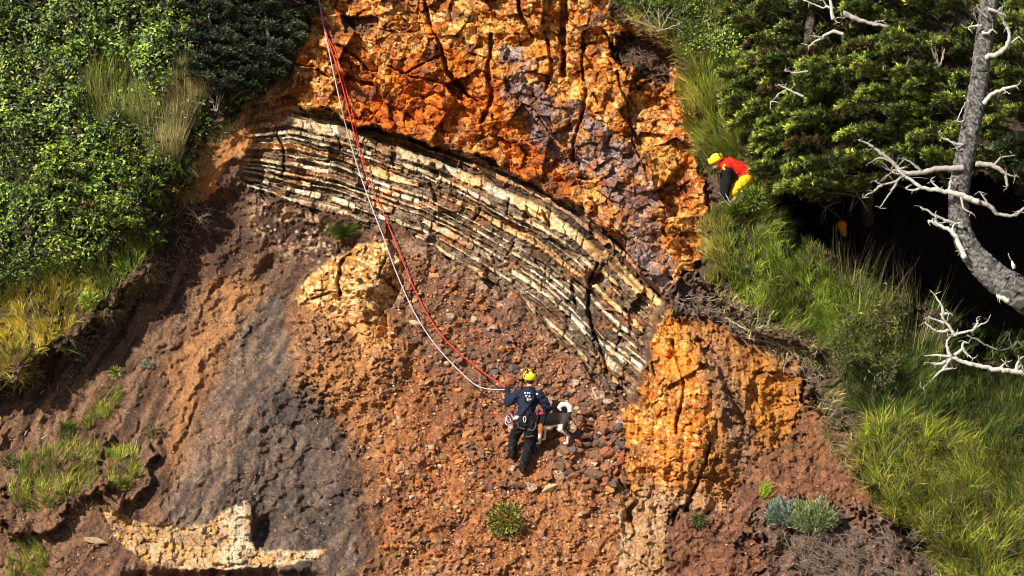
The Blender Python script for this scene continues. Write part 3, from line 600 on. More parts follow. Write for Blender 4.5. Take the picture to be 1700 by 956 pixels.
# ================================================================ grass, stones, roots
def grass(name, label, poly, n, L, pal, pw=None, W=.017, lean=(0, 0), bendout=.5, kind='stuff', cat='grass', off=0, clump=.25, tip=None, mass=None, group=None, rooty=None, segs=3, spread=.38, down=.35):
    sd = poly_sdf(poly); x0 = min(p[0] for p in poly); x1 = max(p[0] for p in poly); y0 = min(p[1] for p in poly); y1 = max(p[1] for p in poly)
    U = RNG.uniform(x0, x1, n*5); V_ = RNG.uniform(y0, y1, n*5)
    if clump > 0:
        g = voro(U/26, V_/22, 401+n); U = U-g[2]*26*clump; V_ = V_-g[3]*22*clump*.6
    wob = fbm(U/30, V_/30, 3, 411)*14
    dens = np.clip(.7+fbm(U/28, V_/22, 3, 413)*1.2, .2, 1)
    m = (bil(sd, U, V_)+wob > off) & (rnd(n*5) < dens); U = U[m][:n]; V_ = V_[m][:n]; n = len(U)
    p, nm = pick(U, V_); iu = np.clip(np.searchsorted(AU, U), 0, nu-1); iv = np.clip(np.searchsorted(AV, V_), 0, nv-1)
    p = PT[iv, iu]*.7+p*.3
    flow = fbm(U/60, V_/60, 3, 421)[:, None]*np.array([[.8, 0, 0]])
    d = unit(UPV*1.0+VIEW*.45+nm*.25+flow+RNG.normal(size=(n, 3))*spread+np.array([lean[0], 0, lean[1]]))
    bend = unit(flow*1.2+VIEW*.6+np.array([lean[0]*1.5, 0, -down])+RNG.normal(size=(n, 3))*.45)*bendout*rnd(n, .3, 1.3)[:, None]
    c = palette(n, pal, pw, .45)*(1+.95*fbm(U/35, V_/30, 3, 431))[:, None]
    Ls = rnd(n, L[0], L[1]); V, Fc, cc = blades_mesh(p, d, Ls, W*rnd(n, .6, 1.4), bend, c, c*1.25 if tip is None else np.tile(np.array(tip), (n, 1)), segs)
    if kind == 'stuff':
        o = mesh_np(name, V, Fc, M_GRASS, None, cc)
    else:
        b = p.mean(0); o = mesh_np(name, V-b, Fc, M_GRASS, None, cc); o.location = b
    tag(o, label, cat, group, 'stuff' if kind == 'stuff' else None); return o
GREEN = [(.20, .29, .026), (.32, .42, .04), (.08, .12, .018), (.42, .44, .07)]
YEL = [(.42, .36, .05), (.55, .42, .08), (.30, .32, .04), (.62, .46, .16)]
PALE = [(.36, .35, .12), (.24, .28, .07), (.52, .46, .24), (.12, .16, .04)]
DRY = [(.34, .25, .15), (.26, .18, .10), (.45, .36, .24), (.16, .11, .07)]
DKG = [(.055, .09, .018), (.09, .13, .025), (.03, .05, .012), (.14, .16, .04)]
# left bank
grass('grass', 'sunlit golden grass on the lower edge of the left bank', [(-120,520),(40,470),(110,455),(165,470),(150,520),(105,565),(60,600),(0,645),(-120,720)], 9000, (.08, .22), YEL+[(.75, .58, .2)], (3, 3, 2, 1, 1), bendout=.5)
grass('grass', 'short mixed green grass between the thicket and the golden grass on the left bank', [(-120,430),(60,440),(140,420),(200,400),(262,370),(272,400),(215,470),(150,520),(90,470),(-120,540)], 7000, (.08, .22), PALE+GREEN, None)
grass('grass', 'dry tufty turf along the broken rim of the left bank', [(470,125),(480,150),(420,195),(360,240),(345,290),(330,330),(285,380),(270,440),(215,500),(150,550),(110,580),(100,560),(180,490),(240,430),(250,370),(300,320),(320,250),(400,165)], 4200, (.05, .16), DRY+PALE, None, down=.7)
for poly, lab, pal in [([(130,150),(170,105),(222,120),(262,200),(262,260),(200,235),(150,215)], 'tall green reedy clump, the left one on the left bank', PALE+GREEN[1:2]),
                  ([(285,155),(315,140),(345,160),(340,200),(315,225),(292,200)], 'pale straw coloured reedy clump beside the bare twigs on the left bank', DRY[:3]+PALE[:2]),
                  ([(255,220),(295,205),(300,265),(280,300),(252,275)], 'tan reedy clump just below the straw coloured one on the left bank', DRY[:3]+PALE),
                  ([(205,190),(252,190),(262,255),(225,260),(205,230)], 'grey green reedy clump in the middle of the left bank clumps', PALE+DKG[:1])]:
    grass('reed_clump', lab, poly, 2600, (.4, .85), pal, None, W=.016, kind='thing', cat='reeds', bendout=.15, spread=.12, off=-8, clump=.35)
# left lower slope tufts
for poly, lab, n in [([(5,800),(40,760),(100,735),(155,740),(160,790),(120,830),(60,850),(15,850)], 'wide yellow green grass tuft at the left edge low on the slope', 2800),
                  ([(178,760),(205,745),(235,752),(240,790),(210,815),(180,800)], 'round grass tuft on the small overhang left of the grey slope', 1100),
                  ([(10,920),(50,890),(85,900),(80,956),(60,1010),(5,1010)], 'yellow grass clump in the bottom left corner', 1300),
                  ([(132,700),(165,665),(195,645),(200,665),(170,700),(145,720)], 'narrow grass strip above the wide tuft on the left', 600),
                  ([(90,715),(108,698),(122,712),(112,740),(92,738)], 'small dark green weed above the wide tuft on the left', 260)]:
    grass('grass_tuft', lab, poly, n, (.08, .24), (DKG+GREEN[:2]) if 'weed' in lab else YEL[:3]+GREEN+PALE, None, kind='thing', cat='grass tuft', bendout=.6)
grass('weeds', 'sparse dry weeds scattered over the lower left slope', [(-60,640),(200,600),(260,700),(230,860),(150,990),(-60,1040)], 1100, (.05, .16), DRY+PALE, None, bendout=.6)
# right side
grass('grass', 'golden fringe of grass hanging at the right rim of the orange rock', [(1010,20),(1065,35),(1112,50),(1130,80),(1160,130),(1165,200),(1172,262),(1150,262),(1138,200),(1128,120),(1105,70),(1060,58),(1012,45)], 2600, (.10, .28), YEL+[(.55, .40, .2)], None, bendout=.6, down=.8)
grass('grass', 'pale green reeds on the right rim above the rescuer in red', [(1125,80),(1160,90),(1235,100),(1245,180),(1235,250),(1205,262),(1178,275),(1155,240),(1140,200)], 6500, (.14, .34), PALE[:2]+GREEN+YEL[:1], None, bendout=.3, spread=.2)
grass('grass', 'golden grass fringe below the rescuer in red', [(1165,380),(1190,350),(1215,360),(1210,420),(1195,480),(1168,470)], 1500, (.14, .36), YEL+PALE, None, bendout=.3, down=.7)
grass('grass', 'mid green grass slope between the rescuer in red and the dark hollow', [(1190,360),(1290,350),(1360,420),(1420,450),(1500,500),(1490,620),(1400,610),(1340,560),(1260,530),(1210,480),(1190,430)], 15000, (.10, .32), GREEN+PALE[:2]+GREEN[1:2]+DKG[:2], None, bendout=.5)
grass('grass', 'shaded dark grass under the bleached fallen branch on the right', [(1420,470),(1560,520),(1760,600),(1780,760),(1640,760),(1520,700),(1400,690),(1390,600)], 15000, (.12, .34), DKG+DKG+DKG+GREEN[:1], None, bendout=.6)
grass('grass', 'bright yellow green grass slope in the bottom right corner', [(1430,700),(1500,690),(1640,740),(1780,760),(1800,1080),(1600,1080),(1530,900),(1470,850),(1420,790)], 26000, (.14, .38), GREEN+YEL[:1]+GREEN[1:2]+[(.62, .62, .12), (.50, .50, .06)]+DKG, None, bendout=.6, spread=.5)
grass('grass', 'dark coarse grass at the right edge above the bottom corner', [(1650,620),(1780,620),(1780,930),(1700,880),(1650,800),(1630,700)], 6500, (.16, .42), DKG+DKG+DRY[:1], None, bendout=.6, spread=.5)
grass('grass', 'dead straw thatch and seed heads mixed through the bottom right grass', [(1400,690),(1500,690),(1640,740),(1780,760),(1800,1080),(1590,1080),(1520,900),(1450,840),(1400,770)], 5000, (.16, .5), DRY+PALE[2:3]+YEL[1:2], None, W=.010, bendout=.8, spread=.7)
grass('grass', 'dry straw turf along the broken rim right of the buttress', [(1180,470),(1230,500),(1290,540),(1360,560),(1400,620),(1400,700),(1440,780),(1400,790),(1350,680),(1350,620),(1280,590),(1210,540)], 4800, (.08, .30), DRY+PALE+YEL[3:], None, bendout=.8, down=1.0)
grass('grass', 'long thin seeding grass stems in front of the dark hollow', [(1380,420),(1500,470),(1570,560),(1550,620),(1440,560),(1380,480)], 420, (.5, 1.1), DRY+PALE, None, W=.008, bendout=.22, spread=.12)
grass('grass', 'short green growth at the top of the right rim', [(1012,-40),(1250,-60),(1240,60),(1190,110),(1120,70),(1060,25),(1015,18)], 9000, (.10, .26), GREEN+DKG+PALE[:2], None, bendout=.5)
grass('grass_tuft', 'small green grass tuft on the brown soil right of the buttress foot', [(1258,805),(1285,805),(1285,828),(1260,828)], 160, (.08, .2), GREEN, None, kind='thing', cat='grass tuft')

def bush(name, label, cat, u, v, rx, rz, n, L, pal, lw=.5, W=None, needle=False, up=.2, shape=1., dy=0.):
    y0 = float(tys(u, v+rz*60))-dy; b = np.array(P(u, v+rz*60, y0)); root = empty(name, b)
    q = rdir(n); r = rnd(n)**.45
    p = q*r[:, None]*np.array([rx, rx*.7, rz])+np.array([0, -rx*.25, rz*.75]); p[:, 2] = np.maximum(p[:, 2], -.05); p *= (1+.22*fbm(q[:, 0]*3+u, q[:, 2]*3+v, 2, 7))[:, None]
    d = unit(q+UPV*up+rdir(n)*.4)
    if needle:
        bend = unit(q*np.array([1, 1, 0])+RNG.normal(size=(n, 3))*.2-UPV*.4)*.5
        V, Fc, cc = blades_mesh(p*.3, unit(q*.8+UPV*.9+VIEW*.3), rnd(n, .5, 1.1)*L, np.full(n, W), bend, palette(n, pal), None, 3)
        mt = M_GRASS
    else:
        nn = unit(q*.8+rdir(n)*.5+UPV*.3); V, Fc, cc = leaves_mesh(p, d, nn, L*rnd(n, .6, 1.3), L*lw*rnd(n, .7, 1.2), palette(n, pal)); mt = M_LEAF
    mesh_np('foliage', V, Fc, mt, root, cc)
    for k in range(5):
        a = 2*math.pi*k/5+.4; tip = np.array([math.cos(a)*rx*.7, -abs(math.sin(a))*rx*.4, rz*(.8+.4*math.sin(a*3))])
        t, r_ = resample([(0, 0, -.05), tip*.5+np.array([0, 0, .04]), tip], [.012, .009, .004], .04, .006, k+int(u)); mesh_multi('stem', [tube_np(t, r_, 5)], M_BARK, (.16, .11, .08), root)
    tag(root, label, cat); return root
grass('grass', 'green grass growing round the legs of the rescuer in red', [(1195,330),(1250,318),(1275,345),(1260,370),(1190,372)], 1500, (.16, .40), GREEN+PALE[:2]+DKG[:1], None, bendout=.35, spread=.3)
grass('grass', 'rough green growth between the reeds and the rescuer in red', [(1150,225),(1250,215),(1290,250),(1275,345),(1225,330),(1195,300),(1165,285)], 4200, (.10, .26), DKG+GREEN[:2]+PALE[:2], None, bendout=.5)
bush('shrub', 'low leafy shrub in front of the yellow trousers', 'shrub', 1246, 335, .26, .20, 800, .07, DKG+GREEN[:2]+SPRUCE[:2], dy=.15)
bush('grass_tussock', 'spiky green tussock at the boots of the rescuer in red', 'tussock', 1222, 342, .26, .20, 900, .26, GREEN+DKG[:2], needle=True, W=.012, dy=.25)
rim_L = [(478,128),(430,165),(380,205),(345,235),(322,268),(308,325),(285,372),(266,400),(258,445),(228,485),(198,512),(160,545),(128,566),(95,590),(60,612),(20,636)]
for k_ in range(len(rim_L)-1):
    (a_, b_), (c_, d_) = rim_L[k_], rim_L[k_+1]
    if k_ % 2 == 0: grass('grass_tuft', ['drooping dry tuft hanging over the left bank rim, beside the dark spruce', 'drooping dry tuft on the left bank rim beside the reedy clumps', 'drooping tuft on the left bank rim beside the orange dirt', 'drooping tuft on the left bank rim at the spidery root ball', 'drooping tuft at the corner of the left bank rim', 'drooping tuft on the left bank rim beside the bright seedling', 'drooping tuft on the left bank rim above the golden grass edge', 'lowest drooping golden tuft on the left bank rim'][min(k_//2, 7)],
        [(a_-14,b_-14),(c_-10,d_-12),(c_+10,d_+10),(a_+12,b_+12)], 380, (.08, .26), DRY+PALE+(YEL if k_ > 9 else GREEN[:1]), None, kind='thing', cat='grass tuft', bendout=.9, down=1.3, spread=.5)
bush('grass_tussock', 'dark green spiky tussock on top of the yellow outcrop', 'tussock', 572, 378, .30, .26, 1500, .30, [(.06, .11, .02), (.10, .16, .03), (.035, .06, .015), (.17, .21, .05)], needle=True, W=.012)
bush('shrub', 'small leafy yellow green shrub growing alone on the gravel slope below the man', 'shrub', 838, 866, .30, .30, 850, .065, [(.12, .15, .02), (.22, .25, .03), (.05, .07, .015), (.40, .36, .04)])
bush('shrub', 'silvery blue green leafy cushion at the left end of the root mat', 'shrub', 1293, 856, .22, .24, 900, .07, [(.20, .28, .22), (.28, .36, .28), (.12, .18, .12)], .35, up=.9)
bush('shrub', 'pale green leafy cushion on top of the root mat', 'shrub', 1350, 862, .42, .28, 1900, .075, [(.20, .27, .10), (.30, .36, .16), (.11, .15, .06), (.38, .42, .18)], .33, up=.9)
bush('shrub', 'small dark green weed at the foot of the buttress', 'shrub', 1158, 866, .15, .13, 260, .05, DKG)
bush('shrub', 'bright young leafy seedling on the bare rim of the left bank', 'shrub', 148, 500, .16, .12, 90, .10, [(.22, .34, .05), (.34, .44, .08)], .5)
bush('shrub', 'small seedling under the rim of the left bank', 'shrub', 128, 592, .14, .12, 60, .07, [(.13, .2, .08), (.3, .36, .2)], .45)
bush('shrub', 'bright green sprig high on the left bank rim', 'shrub', 205, 446, .14, .12, 90, .09, [(.22, .36, .04), (.30, .42, .06)], .5)
bush('shrub', 'low grey leaved herb in the middle of the left slope', 'shrub', 245, 606, .12, .07, 110, .05, [(.3, .32, .22), (.2, .24, .14)], .5)
bush('shrub', 'tiny green weed below the grey leaved herb', 'shrub', 192, 620, .12, .09, 110, .06, GREEN, .4)
bush('shrub', 'dark shrubby weed beside the orange dirt streak', 'shrub', 255, 716, .18, .10, 200, .05, DKG+DRY[:1], .4)
bush('shrub', 'dull green weed on the left edge of the slope', 'shrub', 18, 768, .14, .10, 150, .06, DKG, .5)
# small-leaved brush at the top of the right rim
o, _ = shrub_mass('undergrowth', 'vegR', 9000, 10, (1010, -120, 1300, 120), .055, DKG+GREEN[:2]+SPRUCE[:2], None, hmul=.5, seed=5, cull=lambda u, v: v > 90+(u-1100)*.25)
tag(o, 'fine leaved green brush at the top of the right rim', 'undergrowth', kind='stuff')
o, _ = shrub_mass('undergrowth', 'vegR', 15000, 4, (1380, 520, 1600, 700), .075, [(.08, .10, .015), (.14, .15, .02), (.03, .04, .01), (.26, .24, .04), (.03, .03, .01)], None, hmul=.45, seed=6, cull=lambda u, v: (np.hypot((u-1450)/80, (v-590)/75)+.9*fbm(u/40, v/40, 3, 5)+.5*rnd(len(u)) > .95), leafw=.22)
tag(o, 'dark ferny undergrowth on the right slope left of the bleached branch', 'undergrowth', kind='stuff')

# ---- stones -----------------------------------------------------------------------------
def hull(seed, flat=.6, n=15):
    r2 = np.random.default_rng(seed); bm = bmesh.new(); q = r2.normal(size=(n, 3)); q /= np.linalg.norm(q, axis=1)[:, None]
    q *= r2.uniform(.8, 1, (n, 1))*np.array([1.0, .8, flat])
    vv = [bm.verts.new(p) for p in q]; bmesh.ops.convex_hull(bm, input=vv)
    bmesh.ops.delete(bm, geom=[x for x in bm.verts if not x.link_faces], context='VERTS')
    bmesh.ops.triangulate(bm, faces=bm.faces); bm.normal_update(); return bm
STC = {'rust red': (.30, .105, .05), 'orange': (.50, .21, .06), 'dark grey': (.12, .085, .075), 'brown': (.21, .11, .065), 'pale tan': (.50, .36, .22)}
STM = {k: node_mat('stone_'+k.replace(' ', '_'), .85, .2, False, c, 7, .4, .7, 30) for k, c in STC.items()}
PROTO = {}
for k in STC:
    PROTO[k] = []
    for j in range(5):
        bm = hull(50+j+len(k)*7, .45+.12*(j % 3), 11+2*j); bmesh.ops.bevel(bm, geom=list(bm.edges), offset=.03, segments=1, affect='EDGES')
        me = bpy.data.meshes.new('stone'); bm.to_mesh(me); bm.free(); me.materials.append(STM[k]); PROTO[k].append(me)
def put_stone(kind, u, v, s, j=0, label=None, group=None, rot=None, scl=(1, 1, 1), name='stone', cat='stone'):
    o = bpy.data.objects.new(name, PROTO[kind][j]); C.objects.link(o); o.location = P(u, v, float(ty(u, v, 3))-s*.25)
    o.scale = (s*scl[0], s*scl[1], s*scl[2]); o.rotation_euler = rot or (RNG.uniform(.3, 1.2), RNG.uniform(-.5, .5), RNG.uniform(0, 6.28))
    tag(o, label, cat, group); return o
ZN = [([(780,560),(1040,650),(1040,760),(920,740),(800,700)], 'stone in the rubble above and right of the man', 'stones in the rubble above the man', ['dark grey','brown','rust red','dark grey','pale tan'], 70, (.035, .085)),
      ([(930,720),(1040,700),(1042,820),(960,800),(900,790)], 'angular stone in the heap below the dog', 'stones heaped below the dog', ['dark grey','brown','rust red'], 78, (.045, .13)),
      ([(760,700),(850,720),(860,800),(800,800),(740,760)], 'stone on the gravel just left of the man', 'stones just left of the man', ['brown','rust red','orange','dark grey'], 40, (.04, .09)),
      ([(560,690),(800,720),(960,820),(1030,860),(1020,980),(640,980),(620,860)], 'stone scattered on the orange gravel slope below the man', 'stones scattered on the gravel below the man', ['orange','rust red','brown','orange','pale tan'], 90, (.025, .07)),
      ([(640,520),(800,560),(840,620),(740,680),(640,640)], 'stone on the slope between the outcrop and the man', 'stones between the outcrop and the man', ['orange','rust red','brown','dark grey','pale tan'], 28, (.03, .075))]
for poly, lab, grp, kinds, n, (a, b) in ZN:
    U, V_ = inpoly(poly, n, 5)
    for u, v in zip(U, V_):
        kd = kinds[RNG.integers(len(kinds))]; sz = RNG.uniform(a, b)*1.3; j = int(RNG.integers(5)); bg_ = 'larger ' if sz > a+.72*(b-a) else 'small '; fl = 'flat ' if j in (0, 3) else ''
        put_stone(kd, u, v, sz, j, bg_+fl+kd+' '+lab, bg_+fl+kd+' '+grp)
put_stone('brown', 864, 806, .21, 1, 'large brown rock directly below the man\'s lower boot', rot=(.9, .2, .5), scl=(1.1, .6, .7), name='rock', cat='rock')
put_stone('pale tan', 911, 812, .20, 3, 'pale squared rock right of the brown rock under the man', rot=(.8, -.6, -.2), scl=(1.0, .6, .9), name='rock', cat='rock')
put_stone('pale tan', 690, 538, .14, 2, 'pale flat rock under the grey rope on the brown slope', rot=(.8, .3, .1), scl=(1.1, .6, .8), name='rock', cat='rock')
put_stone('brown', 688, 566, .12, 4, 'rounded brown rock just below the pale flat rock', name='rock', cat='rock')
put_stone('rust red', 940, 594, .13, 0, 'bright rust red slab above the man near the layered rock', rot=(.7, .35, .1), scl=(1.1, .5, .7), name='rock', cat='rock')
put_stone('rust red', 845, 634, .16, 2, 'dark rust rock beside the man\'s rope hand', name='rock', cat='rock')
put_stone('dark grey', 855, 612, .17, 1, 'grey slanted rock left of the man\'s yellow helmet', name='rock', cat='rock')
put_stone('pale tan', 988, 655, .11, 3, 'thin upright pale slab on the rubble above the dog', rot=(.4, 1.1, .1), scl=(1.5, .4, .6), name='rock', cat='rock')
put_stone('orange', 1012, 812, .12, 2, 'orange rock in the dark nook left of the buttress foot', name='rock', cat='rock')
put_stone('pale tan', 158, 897, .19, 3, 'tan block at the left end of the cream ledge', rot=(.3, .2, .1), scl=(1.4, .7, .7), name='rock', cat='rock')
put_stone('rust red', 1016, 514, .15, 0, 'reddish fallen block lying across the layered rock', rot=(.3, .15, .1), scl=(1.5, .6, .45), name='rock', cat='rock')
put_stone('orange', 833, 580, .12, 2, 'orange lump above the rope hand', name='rock', cat='rock')
def rubble(n, box, dens, s0, s1, cols, label):
    hs = []
    for j in range(8):
        bm = hull(300+j, .5+.1*(j % 3), 9+j % 4); hs.append((np.array([v.co[:] for v in bm.verts]), np.array([[x.index for x in f.verts] for f in bm.faces]))); bm.free()
    x0, y0, x1, y1 = box; U = RNG.uniform(x0, x1, n*8); V_ = RNG.uniform(y0, y1, n*8); m = rnd(n*8) < dens(U, V_); U = U[m][:n]; V_ = V_[m][:n]
    iu = np.searchsorted(AU, U); iv = np.searchsorted(AV, V_); p = PT[iv, iu]; Vs, Fs, Cs, off = [], [], [], 0
    s = s0+(s1-s0)*rnd(len(U))**3; cc = palette(len(U), cols, None, .35)
    for i in range(len(U)):
        hv, hf = hs[i % 8]; R = np.linalg.qr(RNG.normal(size=(3, 3)))[0]
        q = (hv @ R.T)*s[i]*np.array([1.1, .8, .85])+p[i]+np.array([0, -s[i]*.3, 0]); Vs.append(q); Fs.append(hf+off); off += len(hv); Cs.append(np.repeat(cc[i:i+1], len(hv), 0))
    # keep outward faces whatever the random rotation
    o = mesh_np('gravel', np.concatenate(Vs), np.concatenate(Fs), M_ROCK, None, np.concatenate(Cs)); tag(o, label, 'gravel', kind='stuff')
def dens_t(u, v):
    d = np.clip(sstep(0, 60, np.maximum(bil(SDF['talus'], u, v), bil(SDF['talusdark'], u, v))), 0, 1)
    return d*np.clip(.5+fbm(u/30, v/26, 3, 501)*1.4, .05, 1)*(1-.0*u)
rubble(7000, (560, 420, 1050, 990), dens_t, .012, .055, [(.34, .14, .06), (.48, .20, .07), (.24, .11, .07), (.15, .085, .065), (.55, .34, .18), (.38, .11, .04)], 'small loose gravel covering the slope around the man')
rubble(4500, (0, 380, 620, 980), lambda u, v: np.clip(fbm(u/40, v/40, 3, 511)*2-.1, 0.03, 1)*(bil(SDF['vegL'], u, v) < -10), .010, .035, [(.30, .15, .09), (.18, .10, .07), (.42, .26, .15)], 'sparse pebbles on the brown slope at the left')
rubble(1500, (1040, 500, 1560, 990), lambda u, v: np.clip(sstep(-10, 30, np.maximum(bil(SDF['soilR'], u, v), bil(SDF['butt'], u, v))), 0, 1), .010, .04, [(.40, .18, .07), (.24, .10, .06), (.55, .32, .12)], 'crumbled pebbles on the buttress and the soil right of it')

# ---- roots and twigs ---------------------------------------------------------------------
def px_tube(pts, r, dy, step=.04, wob=.006, seed=0, k=6, taper=.4):
    """(u, v) or (u, v, extra depth) points on the slope, lifted dy towards the viewer"""
    q = []
    for p in pts:
        e = p[2] if len(p) > 2 else 0; q.append(P(p[0], p[1], float(tys(p[0], p[1]))-dy+e))
    rr = np.linspace(1, taper, len(q))*r; a, b = resample(q, rr, step, wob, seed); return tube_np(a, b, k, .08, seed)
ROOTS = [[(1205,527),(1235,545),(1270,560),(1300,575),(1315,578)],[(1230,560),(1265,565),(1295,575),(1312,578),(1316,570),(1306,562)],[(1260,510),(1258,530),(1254,546)],[(1284,515),(1275,535),(1278,550),(1268,566)],
         [(1268,540),(1255,550),(1250,562)],[(1308,585),(1304,602),(1300,620)],[(1190,495),(1203,510),(1213,514)],[(1290,568),(1320,590),(1330,600)]]
rt = [px_tube(r, .014, .12, seed=i) for i, r in enumerate(ROOTS)]
for i, t in enumerate(rt):
    tag(mesh_multi('root', [t], M_DEAD, (.36, .30, .24)), 'bare pale root dangling below the turf rim above the buttress', 'root', 'bare roots below the right turf rim')
def rootmat(label, poly, n, L, seed, colr=(.20, .15, .12)):
    U, V_ = inpoly(poly, n, 0); r2 = np.random.default_rng(seed); ts = []
    for i, (u, v) in enumerate(zip(U, V_)):
        a = r2.uniform(0, 6.28) if r2.random() < .3 else r2.normal(-.35, .5); l = L*r2.uniform(.4, 1.2)*100; b = a+r2.normal()*.7
        p1 = (u+math.cos(a)*l*.5, v-math.sin(a)*l*.5); p2 = (p1[0]+math.cos(b)*l*.5, p1[1]-math.sin(b)*l*.5)
        ts.append(px_tube([(u, v), p1, p2], r2.uniform(.004, .010), r2.uniform(.05, .22), .05, .012, seed+i, 4))
    o = mesh_multi('root_mat', ts, M_DEAD, colr, None, .35); tag(o, label, 'roots', kind='stuff')
rootmat('tangled grey root mat under the pale green cushion', [(1300,885),(1400,880),(1430,930),(1380,960),(1310,940)], 210, .35, 3, (.17, .13, .105))
rootmat('matted dead roots hanging from the turf at the bottom right', [(1430,880),(1480,870),(1540,900),(1580,1000),(1460,1000)], 180, .4, 4, (.20, .15, .12))
rootmat('fine dead roots in the dark soil below the right turf rim', [(1120,490),(1220,500),(1340,590),(1400,700),(1380,740),(1330,640),(1230,560),(1130,520)], 240, .22, 5, (.24, .18, .14))
rootmat('brown roots hanging in the soil pocket at the top right of the orange rock', [(1010,45),(1060,60),(1115,70),(1120,140),(1040,130)], 150, .25, 6, (.13, .085, .06))
rootmat('fine roots in the broken soil rim of the left bank', [(110,560),(200,495),(262,430),(300,350),(345,330),(345,370),(270,460),(200,530),(130,585)], 170, .2, 8, (.24, .18, .13))
def twigbush(name, label, u, v, size, n, colr, seed, r0=.012, dy=.25, spread=.8, upw=1.0, depth=.25):
    r2 = np.random.default_rng(seed); base = np.array(P(u, v, float(tys(u, v))-dy)); root = empty(name, base)
    for i in range(n):
        a = r2.normal(0, spread); L = size*r2.uniform(.6, 1.1); d = np.array([math.sin(a), r2.uniform(-.5, .1)*depth*3, math.cos(a)*upw]); m = d*L*.5+r2.normal(size=3)*.05*L
        a1, b1 = resample([np.zeros(3), m, d*L], [r0, r0*.7, r0*.25], .04, .008, seed+i); br = mesh_multi('branch', [tube_np(a1, b1, 5)], M_DEAD, colr, root)
        for j in range(2):
            s = a1[int(len(a1)*(.35+.25*j))]; e = s+(d+r2.normal(size=3)*.7)*L*.35; a2, b2 = resample([s, (s+e)/2+r2.normal(size=3)*.03*L, e], [r0*.5, r0*.4, r0*.2], .04, .006, i*9+j); mesh_multi('twig', [tube_np(a2, b2, 4)], M_DEAD, colr, br)
    tag(root, label, 'bare shrub'); return root
twigbush('bare_shrub', 'leafless pale forked shrub beside the dark spruce on the left bank', 358, 185, .62, 4, (.30, .25, .20), 21, spread=.35)
twigbush('bare_shrub', 'bare grey twiggy shrub at the top of the right rim', 1096, 52, .55, 7, (.36, .32, .22), 22, spread=.7)
twigbush('bare_shrub', 'dead spidery root ball on the rim of the left gully', 328, 362, .30, 9, (.30, .23, .18), 23, spread=2.2, r0=.009)
twigbush('bare_shrub', 'thin dark twigs hanging over the top of the orange rock', 985, 40, .55, 7, (.17, .12, .09), 24, spread=.8)
twigbush('bare_shrub', 'white forked twig at the feet of the rescuer in red', 1214, 345, .34, 4, (.55, .48, .38), 25, spread=.9, dy=.35)

# ================================================================ bare spruce and dead branches
def free_tube(pts, k=10, step=.06, wob=.008, rough=.06, seed=0):
    """(u, v, depth, radius in metres)"""
    q = [P(p[0], p[1], p[2]) for p in pts]; a, b = resample(q, [p[3] for p in pts], step, wob, seed); return tube_np(a, b, k, rough, seed)
YT = 1.7
def shift(t, b): return (t[0]-b, t[1])
base = np.array(P(1880, 700, float(tys(1880, 700))+.2)); tree = empty('bare_tree', base)
tag(tree, 'bent grey bare trunk leaning in at the right edge with bleached broken branches', 'tree')
bt_y = float(base[1])
trunk = [(1880,700,bt_y,.46),(1850,620,bt_y-.5,.40),(1780,545,YT+.3,.34),(1700,490,YT,.285),(1660,466,YT,.255),(1622,430,YT,.215),(1598,390,YT,.185),(1591,340,YT,.175),(1597,285,YT,.17),(1611,215,YT,.165),(1623,150,YT,.16),(1633,70,YT,.15),(1643,0,YT,.145),(1650,-90,YT+.1,.12),(1655,-200,YT+.2,.08)]
mesh_multi('trunk', [shift(free_tube(trunk, 28, .035, .004, .05, 3), base)], M_BARK, (.17, .16, .15), tree, .75)
def branch(main, subs, r, parent, b, y=YT, white=(.42, .40, .36), seed=0, name='branch'):
    def mk(pl, r0, r1): return [(p[0], p[1], (p[2] if len(p) > 2 else y), r0+(r1-r0)*i/(len(pl)-1)) for i, p in enumerate(pl)]
    o = mesh_multi(name, [shift(free_tube(mk(main, r, r*.45), 8, .04, .008, .14, seed), b)], M_DEAD, white, parent, .15)
    for i, s in enumerate(subs):
        mesh_multi('twig', [shift(free_tube(mk(s, r*.5, r*.14), 6, .035, .006, .14, seed+i+1), b)], M_DEAD, white, o, .15)
    r2 = np.random.default_rng(seed+77)
    for i, s in enumerate([main]+list(subs)):
        if r < .03 and i > 1: break
        a = s[-1]; m_ = s[len(s)//2]
        for q, rr in ((a, 1.), (m_, .8)):
            for _ in range(2 if q is a else 1):
                an = r2.uniform(0, 6.28); ln = r2.uniform(7, 15)*rr; yq_ = q[2] if len(q) > 2 else y
                if abs(yq_-y) > 1: continue
                p1 = (q[0]+math.cos(an)*ln*.5, q[1]-math.sin(an)*ln*.5, yq_-.03); an += r2.normal()*.6; p2 = (p1[0]+math.cos(an)*ln*.5, p1[1]-math.sin(an)*ln*.5, yq_-.05+r2.normal()*.06)
                mesh_multi('twig', [shift(free_tube([(q[0], q[1], yq_, .009), p1+(.006,), p2+(.003,)], 5, .03, .004, .1, seed+i*7+_), b)], M_DEAD, white, o, .15)
    return o
F_ = YT-.2
branch([(1600,278,F_),(1560,280),(1505,287),(1480,268),(1450,245)], [[(1505,287),(1488,300),(1465,306),(1452,300)],[(1480,268),(1462,262),(1448,268)],[(1450,245),(1440,238),(1425,232)],[(1465,306),(1450,318),(1432,328)],[(1530,284),(1515,272),(1500,262)],[(1490,300),(1478,320),(1460,345)]], .055, tree, base, F_, (.32, .30, .27), 10)
branch([(1620,272,F_),(1650,276),(1668,288),(1672,310)], [[(1650,276),(1662,262),(1680,258)],[(1668,288),(1685,292)]], .05, tree, base, F_, (.34, .31, .28), 30)
